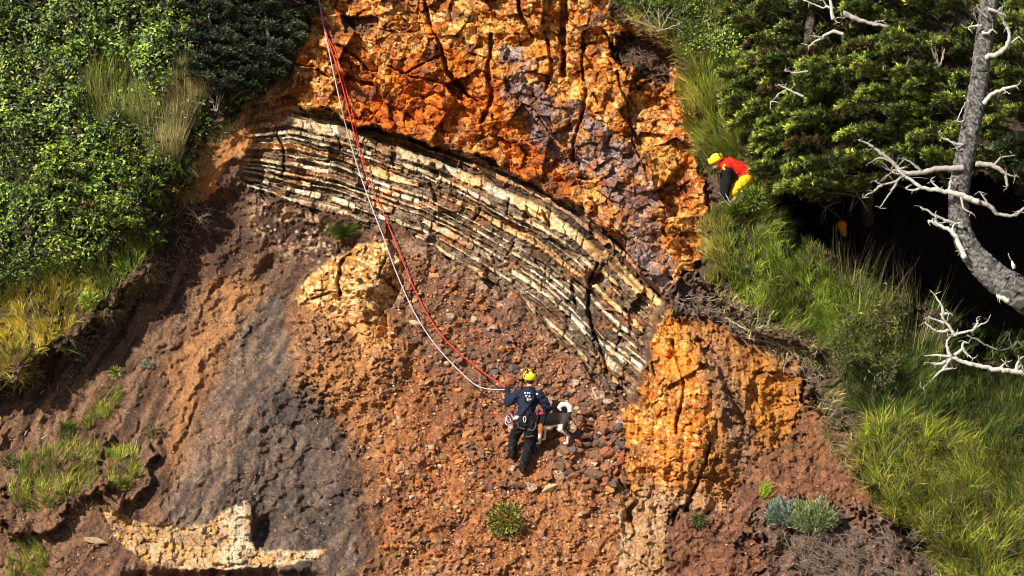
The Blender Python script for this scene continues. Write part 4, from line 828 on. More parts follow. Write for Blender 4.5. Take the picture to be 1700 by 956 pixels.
branch([(1625,335,F_-.1),(1590,322),(1560,316),(1530,310),(1503,293)], [[(1575,319),(1578,300),(1580,292)],[(1530,310),(1515,316),(1503,312)],[(1503,293),(1490,282)],[(1560,316),(1545,300)],[(1595,324),(1600,345),(1612,352)]], .055, tree, base, F_-.1, (.46, .44, .40), 40)
branch([(1605,330,F_-.05),(1640,340),(1655,354),(1685,357),(1705,340)], [[(1640,340),(1632,325),(1625,318)],[(1685,357),(1690,350),(1697,352)]], .045, tree, base, F_-.05, (.33, .31, .28), 50)
branch([(1600,378,F_),(1575,368),(1550,356),(1528,343)], [[(1575,368),(1560,370),(1548,362)]], .035, tree, base, F_, (.36, .34, .30), 60)
branch([(1602,428,F_-.04),(1590,400),(1580,385),(1560,374),(1541,366)], [[(1580,385),(1584,372),(1590,370)],[(1590,400),(1596,415)],[(1560,374),(1552,366)]], .05, tree, base, F_-.04, (.55, .53, .49), 70)
branch([(1635,95,F_),(1655,90),(1672,74),(1676,55),(1666,36)], [[(1672,74),(1685,66),(1692,60)],[(1676,55),(1670,46)]], .05, tree, base, F_, (.42, .40, .36), 80)
branch([(1632,172,F_),(1645,158),(1665,148),(1688,142)], [[(1665,148),(1672,152)]], .042, tree, base, F_, (.5, .48, .44), 90)
branch([(1640,15,F_),(1655,20),(1668,23)], [[(1655,20),(1664,12)]], .035, tree, base, F_, (.48, .46, .42), 100)
branch([(1630,55,F_),(1640,56),(1648,48)], [], .035, tree, base, F_, (.48, .46, .42), 110)
branch([(1640,30,F_),(1628,18),(1622,8)], [[(1628,18),(1618,20)]], .03, tree, base, F_, (.22, .2, .18), 115)
branch([(1630,42,F_),(1618,42),(1607,46)], [], .022, tree, base, F_, (.5, .48, .44), 117)
branch([(1600,240,F_),(1580,236),(1562,227)], [[(1580,236),(1588,245)]], .022, tree, base, F_, (.45, .42, .38), 120)
branch([(1675,500,F_-.15),(1662,494),(1655,490)], [], .05, tree, base, F_-.15, (.6, .58, .5), 130)
branch([(1684,446,F_-.1),(1682,438),(1680,433)], [], .035, tree, base, F_-.1, (.5, .48, .44), 140)
branch([(1600,200,F_),(1590,198),(1606,165)], [], .014, tree, base, F_, (.5, .48, .44), 145)

YB = 1.7
bb = np.array(P(1790, 655, float(tys(1790, 655)))); dead = empty('fallen_branch', bb)
tag(dead, 'white dead branch with forked twigs reaching in low at the right edge', 'branch')
WH = (.46, .44, .40)
branch([(1790,655,float(bb[1])),(1745,632,YB+.2),(1700,620),(1650,612),(1605,602),(1578,592)], [[(1578,592),(1572,575),(1575,562),(1583,556)],[(1583,556),(1600,552),(1618,546),(1641,532)],[(1618,546),(1622,538),(1621,532)],[(1583,556),(1575,540),(1560,533),(1541,526)],[(1575,549),(1555,550),(1536,535)],
   [(1578,592),(1560,590),(1535,591)],[(1578,595),(1565,613),(1550,628),(1532,645)],[(1565,613),(1574,612),(1583,612)],[(1570,600),(1555,605),(1545,603)],[(1585,590),(1598,578),(1600,566),(1608,570)],[(1598,578),(1606,588),(1615,595)],[(1563,520),(1566,530),(1570,536)],[(1566,521),(1562,505),(1550,488)],[(1566,521),(1575,520)],
   [(1686,616),(1690,600),(1698,592)],[(1688,612),(1697,606)],[(1660,612),(1668,602)]], .065, dead, bb, YB, WH, 200)
branch([(1605,556,YB+.5),(1630,568),(1655,580),(1675,578),(1690,566)], [[(1680,576),(1676,562),(1675,552)],[(1690,566),(1700,580)]], .022, dead, bb, YB+.5, (.16, .15, .14), 230, name='thin_branch')

def lone(label, main, subs, r, y, c, seed):
    b = np.array(P(main[0][0], main[0][1], y)); e = empty('dead_branch', b); branch(main, subs, r, e, b, y, c, seed); tag(e, label, 'branch')
lone('white upright snapped branch at the top edge left of the grey trunk', [(1383,32),(1380,12),(1376,-15)], [[(1381,12),(1372,8),(1366,0)],[(1380,12),(1365,12),(1345,4),(1325,-4)],[(1383,30),(1386,34)]], .04, 2.0, WH, 300)
lone('grey dead branch slanting down to a white broken tip at the top right', [(1400,22),(1425,32),(1448,40),(1476,44)], [[(1425,32),(1410,26),(1398,30)],[(1448,40),(1460,34)]], .045, 2.0, (.36, .34, .3), 310)
lone('short white bent branch in the spruce below the snapped one', [(1400,58),(1384,52),(1365,62),(1342,76)], [[(1365,62),(1355,60)]], .035, 2.0, WH, 320)
lone('small pale stick in the spruce foliage, the highest of two near the middle right', [(1342,118),(1322,121),(1302,117)], [], .018, 2.0, (.4, .38, .33), 330)
lone('small forked pale stick in the spruce foliage just below the straight one', [(1334,160),(1312,150),(1292,140)], [[(1306,148),(1292,156),(1280,168)],[(1302,145),(1306,138)]], .022, 2.1, WH, 340)
# bare twigs under the spruce canopy
for i, (u, v, s, n) in enumerate([(1505, 120, .34, 6), (1560, 110, .34, 6), (1480, 285, .42, 9), (1420, 320, .42, 10), (1370, 345, .32, 8), (1445, 300, .40, 8), (1660, 240, .3, 6)]):
    labs = ['bare brown twigs poking out of the bright spruce', 'bare pale forked twigs left of the grey trunk', 'dead grey twigs under the spruce left of the long white branch', 'drooping dead twigs over the dark hollow', 'dead twig tangle above the orange float', 'fine dead twigs between the drooping ones and the long branch', 'thin dead twigs right of the grey trunk']
    twigbush('bare_twigs', labs[i], u, v, s, n, (.34, .30, .26), 400+i*20, r0=.010, dy=1.9 if i not in (2, 3, 4, 5) else 1.5, spread=1.0 if i < 2 else 2.2, upw=1 if i < 2 else -1)['category'] = 'twigs'

# ================================================================ ropes
HAND = (842, 646)
def rope(name, label, pts, yh, r, colr, seed):
    a = np.array(pts, float); d = np.concatenate([[0], np.cumsum(np.hypot(*np.diff(a, axis=0).T))]); t = np.linspace(0, d[-1], 90)
    from_u = []; 
    pp = [(u, v, 0) for u, v in pts]; q, _ = resample(pp, [1]*len(pp), d[-1]/90, 0); u = q[:, 0]; v = q[:, 1]
    g = np.array([min(float(ty(a_, b_, 2)), float(tys(a_, b_))) for a_, b_ in zip(u, v)])-.07
    lin = np.linspace(g[0], yh, len(g)); y = np.minimum(g, lin+.9)
    for _ in range(40): y[1:-1] = np.minimum(g[1:-1], (y[:-2]+y[2:])/2*.5+y[1:-1]*.5)
    y[-1] = yh; y[-2] = min(y[-2], yh+.05); k = np.linspace(0, 1, len(y)); y = np.where(k > .9, y*(1-(k-.9)*10)+yh*(k-.9)*10, y)
    P3 = Pn(u, v, y); V, Fc = tube_np(P3, np.full(len(P3), r), 8, .05, seed)
    m = mesh_multi(name, [(V, Fc)], M_ROPE, colr, None, .2); tag(m, label, 'rope'); return m
M_ROPE = node_mat('woven_rope', .6, .3, True, nscale=60, namt=.35, bump=.6, bscale=120)

# ================================================================ figures
from mathutils.bvhtree import BVHTree
_ico = None
def ico_pts(sub=2):
    global _ico
    if _ico is None:
        bm = bmesh.new(); bmesh.ops.create_icosphere(bm, subdivisions=sub, radius=1); _ico = [v.co.copy() for v in bm.verts]; bm.free()
    return _ico
def hull_into(V, Fc, pts):
    bm = bmesh.new(); vv = [bm.verts.new(p) for p in pts]; bmesh.ops.convex_hull(bm, input=vv)
    bmesh.ops.delete(bm, geom=[x for x in bm.verts if not x.link_faces], context='VERTS')
    bmesh.ops.recalc_face_normals(bm, faces=bm.faces); bm.verts.index_update(); o = len(V)
    V += [v.co.copy() for v in bm.verts]; Fc += [[x.index+o for x in f.verts] for f in bm.faces]; bm.free()
def blob(name, prims, voxel=.009, mat=None, parent=None, smooth=4, colorfn=None, origin=None, wr=0.0):
    """one continuous skin over overlapping rounded limbs"""
    V, Fc = [], []
    for p in prims:
        if p[0] == 'c':
            a, b, r0, r1 = Vector(p[1]), Vector(p[2]), p[3], p[4]; hull_into(V, Fc, [a+q*r0 for q in ico_pts()]+[b+q*r1 for q in ico_pts()])
        elif p[0] == 'e':
            R = p[3] if len(p) > 3 else Matrix.Identity(3); hull_into(V, Fc, [Vector(p[1])+R @ Vector((q.x*p[2][0], q.y*p[2][1], q.z*p[2][2])) for q in ico_pts()])
        elif p[0] == 'h': hull_into(V, Fc, [Vector(q) for q in p[1]])
    me = bpy.data.meshes.new(name); me.from_pydata([tuple(v) for v in V], [], Fc); o = bpy.data.objects.new(name, me); C.objects.link(o)
    m = o.modifiers.new('r', 'REMESH'); m.mode = 'VOXEL'; m.voxel_size = voxel
    s = o.modifiers.new('s', 'SMOOTH'); s.factor = .5; s.iterations = smooth
    dg = bpy.context.evaluated_depsgraph_get(); dg.update(); me2 = bpy.data.meshes.new_from_object(o.evaluated_get(dg)); o.modifiers.clear(); o.data = me2; bpy.data.meshes.remove(me); me2.name = name
    me2.polygons.foreach_set('use_smooth', np.ones(len(me2.polygons), bool))
    if wr:
        n = len(me2.vertices); co = np.zeros(n*3, np.float32); me2.vertices.foreach_get('co', co); co = co.reshape(-1, 3); nr = np.zeros(n*3, np.float32); me2.vertices.foreach_get('normal', nr); nr = nr.reshape(-1, 3)
        f = 1-np.abs(fbm(co[:, 0]*9+co[:, 1]*6+co[:, 2]*3, co[:, 2]*13-co[:, 0]*5, 3, 71))*2; co = co+nr*(f*wr)[:, None]; me2.vertices.foreach_set('co', co.ravel()); me2.update()
    if origin is not None:
        me2.transform(Matrix.Translation(-Vector(origin)))
    if colorfn:
        n = len(me2.vertices); co = np.zeros(n*3, np.float32); me2.vertices.foreach_get('co', co); co = co.reshape(-1, 3)+(np.array(origin) if origin is not None else 0)
        at = me2.color_attributes.new('tint', 'FLOAT_COLOR', 'POINT'); at.data.foreach_set('color', np.concatenate([colorfn(co), np.ones((n, 1))], 1).astype(np.float32).ravel())
    me2.materials.clear()
    if mat: me2.materials.append(mat)
    if parent: o.parent = parent
    return o
def cloth(name, c, rough=.85, nsc=25, spec=.2, amt=.25, bump=.5): return node_mat(name, rough, spec, False, c, nsc, amt, bump, 45, bdist=.012)
M_NAVY = cloth('navy_jacket', (.014, .018, .042), amt=.5, bump=1.); M_BLACK = cloth('black_trousers', (.008, .008, .010)); M_GLOVE = cloth('black_glove', (.012, .011, .012)); M_BOOT = cloth('black_boot', (.010, .010, .012), .5)
M_SKIN = cloth('skin', (.48, .26, .17), .6, 12, .35, .08, .1); M_YELLOW = cloth('yellow_shell', (.80, .62, .02), .35, 8, .5, .06, .05); M_WHITEP = cloth('white_print', (.62, .62, .64), .7)
M_GREY = cloth('grey_webbing', (.06, .06, .065)); M_METAL = cloth('metal', (.55, .55, .55), .3, 20, .6); M_RED = cloth('red_jacket', (.62, .022, .012)); M_YCL = cloth('yellow_cloth', (.70, .46, .02)); M_PINK = cloth('pink_webbing', (.34, .05, .10)); M_HAIR = cloth('dark_hair', (.03, .02, .015))
M_BLUE = cloth('blue_cloth', (.015, .035, .10)); M_ORANGE = cloth('orange_float', (.60, .20, .01), .6); M_FUR = node_mat('fur', .95, .1, True, nscale=60, namt=.35, bump=.8, bscale=70, bdist=.02)

def simple(name, prims, mat, parent, origin, voxel=.006, smooth=2, wr=0.0): return blob(name, prims, voxel, mat, parent, smooth, None, origin, wr)
def bone(pts, rs): return [('c', a, b, r0, r1) for a, b, r0, r1 in zip(pts[:-1], pts[1:], rs[:-1], rs[1:])]
def hand_prims(wrist, fwd, palm, side, s=1.0, curl=1.0):
    """palm plus four fingers of unequal length and a thumb from the palm's side, closed round something"""
    f = Vector(fwd).normalized(); n = Vector(palm).normalized(); sd = Vector(side).normalized(); out = []
    c = Vector(wrist)+f*.045*s
    out.append(('h', [c+f*a*s+sd*b*s+n*d*s for a in (-.045, .04) for b in (-.038, .038) for d in (-.012, .012)]))
    for i, (off, ln) in enumerate([(-.030, .070), (-.010, .078), (.010, .074), (.029, .058)]):
        p0 = c+f*.038*s+sd*off*s; p1 = p0+(f*.8+n*.5*curl)*ln*.45*s; p2 = p1+(f*.1+n*.95)*ln*.36*s*curl; p3 = p2+(n*.3-f*.7)*ln*.28*s*curl
        out += bone([p0, p1, p2, p3], [.0105*s, .010*s, .009*s, .008*s])
    t0 = c-f*.02*s-sd*.034*s; t1 = t0-sd*.02*s+f*.028*s+n*.018*s; t2 = t1+f*.02*s+n*.026*s+sd*.012*s; out += bone([t0, t1, t2], [.013*s, .0115*s, .009*s]); return out
def head_prims(c, fwd, up, s=1.0):
    f = Vector(fwd).normalized(); u = Vector(up).normalized(); r = f.cross(u).normalized(); R = Matrix((r, f, u)).transposed(); c = Vector(c)
    return [('e', c, (.076*s, .095*s, .105*s), R), ('e', c+f*.03*s-u*.06*s, (.055*s, .06*s, .05*s), R), ('c', c+f*.088*s+u*.0*s, c+f*.108*s-u*.03*s, .010*s, .014*s),
            ('e', c+r*.078*s-u*.01*s, (.012*s, .022*s, .032*s), R), ('e', c-r*.078*s-u*.01*s, (.012*s, .022*s, .032*s), R), ('e', c+f*.082*s-u*.058*s, (.026*s, .014*s, .008*s), R)]
def helmet(c, fwd, up, parent, origin, s=1.0, dark=None):
    f = Vector(fwd).normalized(); u = Vector(up).normalized(); r = f.cross(u).normalized(); R = Matrix((r, f, u)).transposed(); c = Vector(c)
    bm = bmesh.new(); bmesh.ops.create_uvsphere(bm, u_segments=28, v_segments=18, radius=1)
    for v in bm.verts:
        v.co.z = max(v.co.z, -.38-.12*(v.co.y < 0)*abs(v.co.y)); k = 1+.03*math.cos(6*math.atan2(v.co.x, v.co.z))*(v.co.z > 0); v.co = c+R @ Vector((v.co.x*.118*s*k, v.co.y*.138*s*k, v.co.z*.118*s*k+.022*s))-Vector(origin)
    me = bpy.data.meshes.new('helmet'); bm.to_mesh(me); bm.free(); me.materials.append(M_YELLOW); me.polygons.foreach_set('use_smooth', np.ones(len(me.polygons), bool)); o = bpy.data.objects.new('helmet', me); C.objects.link(o); o.parent = parent
    def arcband(a0, a1, wd, lift, axis):      # dark vents / strap following the shell
        pts = []
        for k in range(13):
            t = a0+(a1-a0)*k/12; d = Vector((math.sin(t)*axis[0]+axis[2], math.sin(t)*axis[1]+axis[3], math.cos(t))).normalized()
            pts.append(c+R @ Vector((d.x*.118*s, d.y*.138*s, d.z*.118*s+.022*s))*lift-Vector(origin))
        return tube_np(np.array([p[:] for p in pts]), np.full(13, wd*s), 6)
    for nm, mt, bands in (('vent', M_BLACK, [(-.9, .9, .016, 1.0, (.1, 1, .42, 0)), (-.9, .9, .016, 1.0, (.1, 1, -.42, 0))]), ('trim', M_BLACK, [(-1.55, 1.55, .012, 1.01, (1, 0, 0, -.55))])):
        for b_ in bands: mesh_multi(nm, [arcband(*b_)], mt, (.01, .01, .01), o)
    return o
def strap(name, target, pts, r, mat, parent, origin, flat=True):
    """webbing lying on a garment: points are dropped onto its surface along the view from behind"""
    bv = BVHTree.FromObject(target, bpy.context.evaluated_depsgraph_get()); q = []
    pts, _ = resample([p[:] for p in pts], [1]*len(pts), .02)
    for p in pts:
        hit = bv.find_nearest(Vector(p)-Vector(origin)); loc, nr = hit[0], hit[1]; q.append((loc+nr*r*.35)[:])
    return mesh_multi(name, [tube_np(np.array(q), np.full(len(q), r), 6)], mat, (.1, .1, .1), parent)

# ---- the man with the ropes --------------------------------------------------------------
yR = float(ty(867, 783, 6)); yLf = float(ty(851, 757, 6)); O1 = P(867, 786, yR)
y0 = yR-.05
man = empty('person', O1)
def J(u, v, d): return P(u, v, y0+d)
hipL, hipR = J(865, 703, .16), J(882, 703, .14); knL, knR = J(853, 727, .30), J(878, 740, .22); anL, anR = J(850, 751, .26), J(868, 776, .02)
anL.y = yLf-.10; toeL, toeR = anL+Vector((-.02, .15, -.03)), anR+Vector((.02, .16, -.02)); 
waist, chest, neckb, headc = J(873, 687, .20), J(877, 664, .31), J(879, 647, .38), J(880, 630, .43)
shL, shR = J(860, 655, .34), J(895, 657, .31); elL, elR = J(844, 669, .36), J(909, 676, .34); wrL, wrR = J(843, 653, .54), J(905, 690, .46)
anR.y = yR-.06; toeR = anR+Vector((.02, .15, .0))
blob('body', head_prims(headc, (-.1, 1, .12), (0, -.1, 1))+[('c', headc-Vector((0, .0, .05)), neckb-Vector((0, 0, .05)), .055, .06), ('e', chest, (.15, .10, .18)), ('c', chest, waist, .12, .12), ('c', waist, (hipL+hipR)/2, .12, .12)]
     +bone([shL, elL, wrL], [.048, .038, .028])+bone([shR, elR, wrR], [.048, .038, .028])+bone([hipL, knL, anL], [.075, .05, .036])+bone([hipR, knR, anR], [.075, .05, .036])+hand_prims(wrL, (-.05, .3, .8), (.2, .8, -.2), (1, 0, 0), .9)+hand_prims(wrR, (-.3, .6, -.6), (-.3, -.1, -.9), (1, 0, -.2), .9), .010, M_SKIN, man, 3, None, O1)
jk = blob('jacket', [('e', chest+Vector((0, 0, .02)), (.175, .125, .20)), ('c', chest, waist, .145, .135), ('c', shL, chest, .085, .12), ('c', shR, chest, .085, .12), ('c', neckb-Vector((0, 0, .02)), neckb-Vector((0, 0, .10)), .07, .10), ('c', waist, J(873, 692, .19), .145, .15)]
     +bone([shL, elL, wrL+Vector((0, -.02, -.02))], [.082, .062, .045])+bone([shR, elR, wrR+Vector((.01, 0, .03))], [.085, .064, .045]), .011, M_NAVY, man, 3, None, O1, .022)
tr = blob('trousers', [('c', J(873, 694, .17), J(873, 700, .16), .145, .15)]+bone([hipL, knL, anL+Vector((0, 0, -.01))], [.105, .078, .06])+bone([hipR, knR, anR+Vector((0, 0, -.01))], [.11, .080, .062]), .011, M_BLACK, man, 3, None, O1, .018)
for a, t in ((anL, toeL), (anR, toeR)):
    b_ = simple('boot', bone([a+Vector((0, 0, .07)), a+Vector((0, 0, -.03))], [.062, .052])+[('c', a+Vector((0, -.03, -.055)), t+Vector((0, 0, -.03)), .045, .042)], M_BOOT, man, O1, .008)
for nm, wr, fw, pl, sd in (('glove', wrL, (-.05, .3, .8), (.2, .8, -.2), (1, 0, 0)), ('glove', wrR, (-.3, .6, -.6), (-.3, -.1, -.9), (1, 0, -.2))):
    simple('glove', hand_prims(wr, fw, pl, sd, 1.12)+[('c', Vector(wr)-Vector(fw).normalized()*.02, Vector(wr)+Vector(fw).normalized()*.02, .036, .034)], M_GLOVE, man, O1, .005, 1)
helmet(headc+Vector((0, .0, .035)), (-.15, 1, .15), (0, -.15, 1), man, O1)
simple('collar', [('e', neckb+Vector((0, -.05, .01)), (.11, .075, .055)), ('c', neckb+Vector((-.05, -.05, -.02)), neckb+Vector((.07, -.06, -.05)), .05, .05)], M_BLACK, man, O1, .008)
simple('hair', [('e', headc+Vector((0, -.045, -.02)), (.074, .055, .06))], M_HAIR, man, O1, .008)
har = mesh_multi('harness', [tube_np(np.array([(waist+Vector((math.cos(t)*.155, math.sin(t)*.145, -.05)))[:] for t in np.linspace(0, 2*math.pi, 25)])-np.array(O1), np.full(25, .020), 6)], M_GREY, (.2, .2, .2), man)
B_ = Vector((0, -.3, 0))
strap('strap', jk, [J(865, 650, .1), J(876, 668, .05), J(886, 690, .05)], .019, M_BLACK, har, O1)
strap('strap', jk, [J(891, 652, .1), J(881, 668, .05), J(866, 690, .05)], .019, M_BLACK, har, O1)
strap('leg_loop', tr, [J(858, 700, .05), J(863, 713, .05), J(872, 712, .05)], .015, M_GREY, har, O1)
strap('leg_loop', tr, [J(893, 700, .05), J(886, 714, .05), J(876, 712, .05)], .015, M_GREY, har, O1)
strap('knee_band', tr, [J(868, 727, .05), J(878, 726, .0), J(890, 727, .05)], .014, M_GREY, man, O1)
rg = J(871, 696, .02)-O1
mesh_multi('carabiner', [tube_np(np.array([(rg+Vector((math.cos(t)*.022, -.03, math.sin(t)*.05)))[:] for t in np.linspace(0, 2*math.pi, 21)]), np.full(21, .0075), 6)], M_METAL, (.6, .6, .6), har)
# white lettering on the back, lying on the cloth
bvj = BVHTree.FromObject(jk, bpy.context.evaluated_depsgraph_get())
def on_back(u, v):
    p = J(u, v, -.6)-O1; h = bvj.ray_cast(p, Vector((0, 1, 0))); return (h[0]+h[1]*.004) if h[0] else None
STROKES = [[(870,653.5),(870,656.5)],[(870,653.5),(872.5,654.5)],[(872.5,654.5),(870.5,655.2)],[(874,654),(876.5,654)],[(874,656),(876.5,656)],[(877.5,654),(879,656.5)],
           [(871,658.5),(874.5,658.5)],[(874.5,658.5),(870.5,661.5)],[(870.5,661.5),(874.5,661.5)],[(876,661.8),(878,658.5)],[(878,658.5),(880,661.8)],[(877,660.6),(879.2,660.6)],
           [(869,664),(869,667)],[(869,664),(872,664)],[(869,667),(872,667)],[(872,664),(872,667)],[(874,664),(876.5,664)],[(874,665.5),(876.5,665.5)],[(874,667),(876.5,667)],[(874,664),(874,667)],[(878.5,664),(878.5,667)],[(880.5,664),(880.5,667)],[(878.5,665.5),(880.5,665.5)],
           [(889.5,655.5),(892,655.5)],[(889.5,657.5),(892,657.5)],[(889.5,655.5),(889.5,657.5)],[(892,655.5),(892,657.5)]]
pr = []
for a, b in STROKES:
    q = [on_back(a[0]+(b[0]-a[0])*t+1.5, a[1]+(b[1]-a[1])*t) for t in (0, .5, 1)]
    if all(x is not None for x in q): pr.append(tube_np(np.array([x[:] for x in q]), np.full(3, .0065), 5))
if pr: mesh_multi('back_print', pr, M_WHITEP, (.7, .7, .7), jk)
tag(man, 'man in navy jacket, black trousers and yellow helmet climbing the gravel slope holding ropes', 'person')
# face details
def face(headc, fwd, up, parent, origin):
    f = Vector(fwd).normalized(); u = Vector(up).normalized(); r = f.cross(u).normalized()
    for sgn in (-1, 1): simple('eye', [('e', headc+f*.088+r*.03*sgn+u*.005, (.012, .012, .009))], M_HAIR, parent, origin, .004, 0)
face(headc, (-.1, 1, .12), (0, -.1, 1), man, O1)

# ---- the dog ------------------------------------------------------------------------------
yd = float(ty(941, 736, 5)); yf = float(ty(896, 736, 5)); O2 = P(920, 738, yd)
def D(u, v, d=0): return P(u, v, yd-.16+d)
dyf = yf-yd
dprims = [('e', D(902, 698), (.15, .12, .145)), ('c', D(904, 698), D(924, 697), .135, .118), ('c', D(924, 697), D(937, 696), .118, .115), ('c', D(900, 705), D(912, 707), .09, .075),
  ('c', D(897, 693), D(880, 688), .085, .07), ('e', D(869, 688), (.085, .075, .075)), ('c', D(864, 692), D(851, 696), .045, .030), ('c', D(872, 683, -.04), D(872, 676, -.045), .028, .008), ('c', D(870, 683, .04), D(870, 676, .045), .028, .008),
  ('c', D(938, 697, -.05), D(931, 712, -.06), .095, .060), ('c', D(931, 712, -.06), D(943.5, 722, -.04), .056, .032), ('c', D(943.5, 722, -.04), D(942, 734, .02), .031, .027), ('c', D(942, 735, -.02), D(937, 736, -.02), .026, .022),
  ('c', D(940, 697, .05), D(936, 711, .06), .075, .045), ('c', D(936, 711, .06), D(947, 719, .08), .040, .022), ('c', D(947, 719, .08), D(945, 730, .10), .022, .012), ('c', D(945, 731, .10), D(941, 732, .10), .025, .021),
  ('c', D(900, 700, -.05), D(898, 714, -.05), .072, .046), ('c', D(898, 714, -.05), D(896, 726, -.03), .042, .032), ('c', D(896, 726, -.03), D(895.5, 734, .04+dyf), .031, .027), ('c', D(895.5, 735, -.03+dyf), D(891, 736, -.03+dyf), .026, .021),
  ('c', D(903, 700, .05), D(905, 713, .07), .06, .034), ('c', D(905, 713, .07), D(904, 728, .12), .030, .022), ('c', D(904, 728, .12), D(900, 729, .12), .025, .021)]
tl = [(943,690),(946.5,683),(946,676),(940,671.5),(933,671.5),(928.5,676),(931,681)]
dprims += bone([D(*p) for p in tl], [.034, .042, .048, .050, .046, .036, .018])
def furcol(co):
    k = (DIST+co[:, 1])/DIST/100; u = 850+co[:, 0]/k; v = 478-(co[:, 2]-CAM_Z)/k; n = len(co); nz = fbm(co[:, 0]*14, co[:, 2]*14, 3, 5)*5
    c = np.tile(np.array([.014, .010, .010]), (n, 1)); g = np.array([.075, .062, .056]); W = np.array([.62, .56, .50]); T = np.array([.36, .16, .05])
    m = sstep(924, 938, u+nz)[:, None]; c = c*(1-m*.75)+g*m*.75
    belly = sstep(0, 3, v+nz*.35-(705-.12*np.clip(u-905, 0, 40)*.6)); m = (belly*(u > 893)*(u < 934))[:, None]; c = c*(1-m)+W*m
    m = (sstep(716, 722, v+nz*.4-5*(u > 922)))[:, None]; c = c*(1-m)+W*m; m = ((u > 926)*sstep(2.2, .4, np.abs(u-(927+(v-706)*.75)))*(v > 704)*(v < 726))[:, None]*.8; c = c*(1-m)+W*m
    m = ((u < 903)*(u > 888)*sstep(702, 706, v+nz*.4)*(1-sstep(718, 723, v)))[:, None]; c = c*(1-m)+T*m
    m = ((u > 939)*(v < 716)*(v > 698)*sstep(942, 946, u))[:, None]; c = c*(1-m*.8)+W*m*.8
    m = ((v < 684)*(u > 920))[:, None]*sstep(685, 682, v)[:, None]; c = c*(1-m)+np.array([.82, .78, .70])*m
    inner = np.clip(1-np.hypot(u-938, v-677)/5, 0, 1)[:, None]*m; c = c*(1-inner)+np.array([.03, .02, .02])*inner
    m = ((u < 862))[:, None]*1.; c = c*(1-m)+W*m; m = (u < 850.5)[:, None]*(v > 693)[:, None]*1.; c = c*(1-m)+.02*m
    return c
dog = empty('dog', O2); blob('body', dprims, .0085, M_FUR, dog, 2, furcol, O2)
hv = []
for cx, cv, rr in ((893, 693, .118), (903, 696, .135)):
    cc_ = D(cx, cv); hv.append(tube_np(np.array([(cc_+Vector((.02*math.sin(t), math.cos(t)*(rr-.01), math.sin(t)*rr))-O2)[:] for t in np.linspace(0, 2*math.pi, 25)]), np.full(25, .024), 6))
hs_ = mesh_multi('harness', [hv[0]], M_BLACK, (.5, .1, .2), dog); simple('saddle', [('e', D(897, 687, -.03), (.085, .09, .035))], M_PINK, hs_, O2, .008); mesh_multi('girth_strap', [hv[1]], M_BLACK, (.5, .1, .2), hs_)
mesh_multi('handle', [tube_np(np.array([(D(895+7*t, 683-2.5*math.sin(math.pi*t), -.03)-O2)[:] for t in np.linspace(0, 1, 12)]), np.full(12, .011), 6)], M_PINK, (.5, .1, .2), hs_)
tag(dog, 'black, grey and white husky type dog with a curled white tail beside the man', 'dog')

# ---- small things near the man -----------------------------------------------------------
o = empty('rope_coil', J(846, 700, .2)); oc = np.array(J(846, 700, .2))
for j in range(4):
    c_ = J(847-j*1.2, 692+j*2.2, .12+.03*j); cl = (.50, .07, .12) if j % 2 == 0 else (.6, .52, .48)
    mesh_multi('coil', [tube_np(np.array([(c_+Vector((math.cos(t)*.05, math.sin(t)*.03, math.sin(t)*.075)))[:] for t in np.linspace(0, 2*math.pi, 20)])-oc, np.full(20, .007), 6)], M_PINK if j % 2 == 0 else M_WHITEP, cl, o)
tag(o, 'small pink and white coil of cord hanging at the man\'s left hip', 'rope coil')
yb = float(ty(886, 746, 5)); ob = P(886, 750, yb); bag = empty('bundle', ob)
simple('cover', [('e', ob+Vector((0, -.05, .07)), (.055, .06, .085)), ('e', ob+Vector((.01, -.04, .0)), (.065, .06, .05))], M_BLUE, bag, ob, .008)
mesh_multi('drawcord', [tube_np(np.array([(Vector((math.cos(t)*.05, -.05+math.sin(t)*.055, .11)))[:] for t in np.linspace(0, 2*math.pi, 20)]), np.full(20, .007), 5)], M_GREY, (.1, .1, .1), bag)
tag(bag, 'small dark blue bundle on the gravel between the man\'s leg and the dog', 'bundle')

# ---- ropes ---------------------------------------------------------------------------------
hy = (wrL+Vector((0, .05, .04))).y
M_ROPER = node_mat('red_rope', .6, .3, False, (.62, .045, .03), 60, .3, .6, 120); M_ROPEG = node_mat('grey_rope', .6, .3, False, (.42, .44, .48), 60, .35, .6, 120)
def rope2(name, label, pts, r, mt, seed, yend):
    m = rope(name, label, pts, yend, r, (.5, .5, .5), seed); m.data.materials.clear(); m.data.materials.append(mt); return m
rope2('rope', 'red climbing rope running from the top of the cliff down to the man\'s hand', [(526,-40),(530,10),(543,60),(562,120),(578,180),(592,235),(612,300),(640,362),(668,432),(700,505),(738,562),(785,605),(820,630),(842,645)], .011, M_ROPER, 1, hy)
rope2('rope', 'grey white rope left of the red one sagging down to the man\'s hand', [(524,-40),(533,20),(545,80),(558,140),(572,200),(589,262),(612,330),(637,395),(657,450),(686,515),(721,570),(764,617),(798,643),(842,647)], .010, M_ROPEG, 2, hy)
rope2('rope', 'second red strand crossing the first near the top of the orange rock', [(527,-40),(536,40),(556,85),(572,140),(588,200),(596,240),(606,268)], .008, M_ROPER, 3, float(ty(606, 268, 3))-.06)

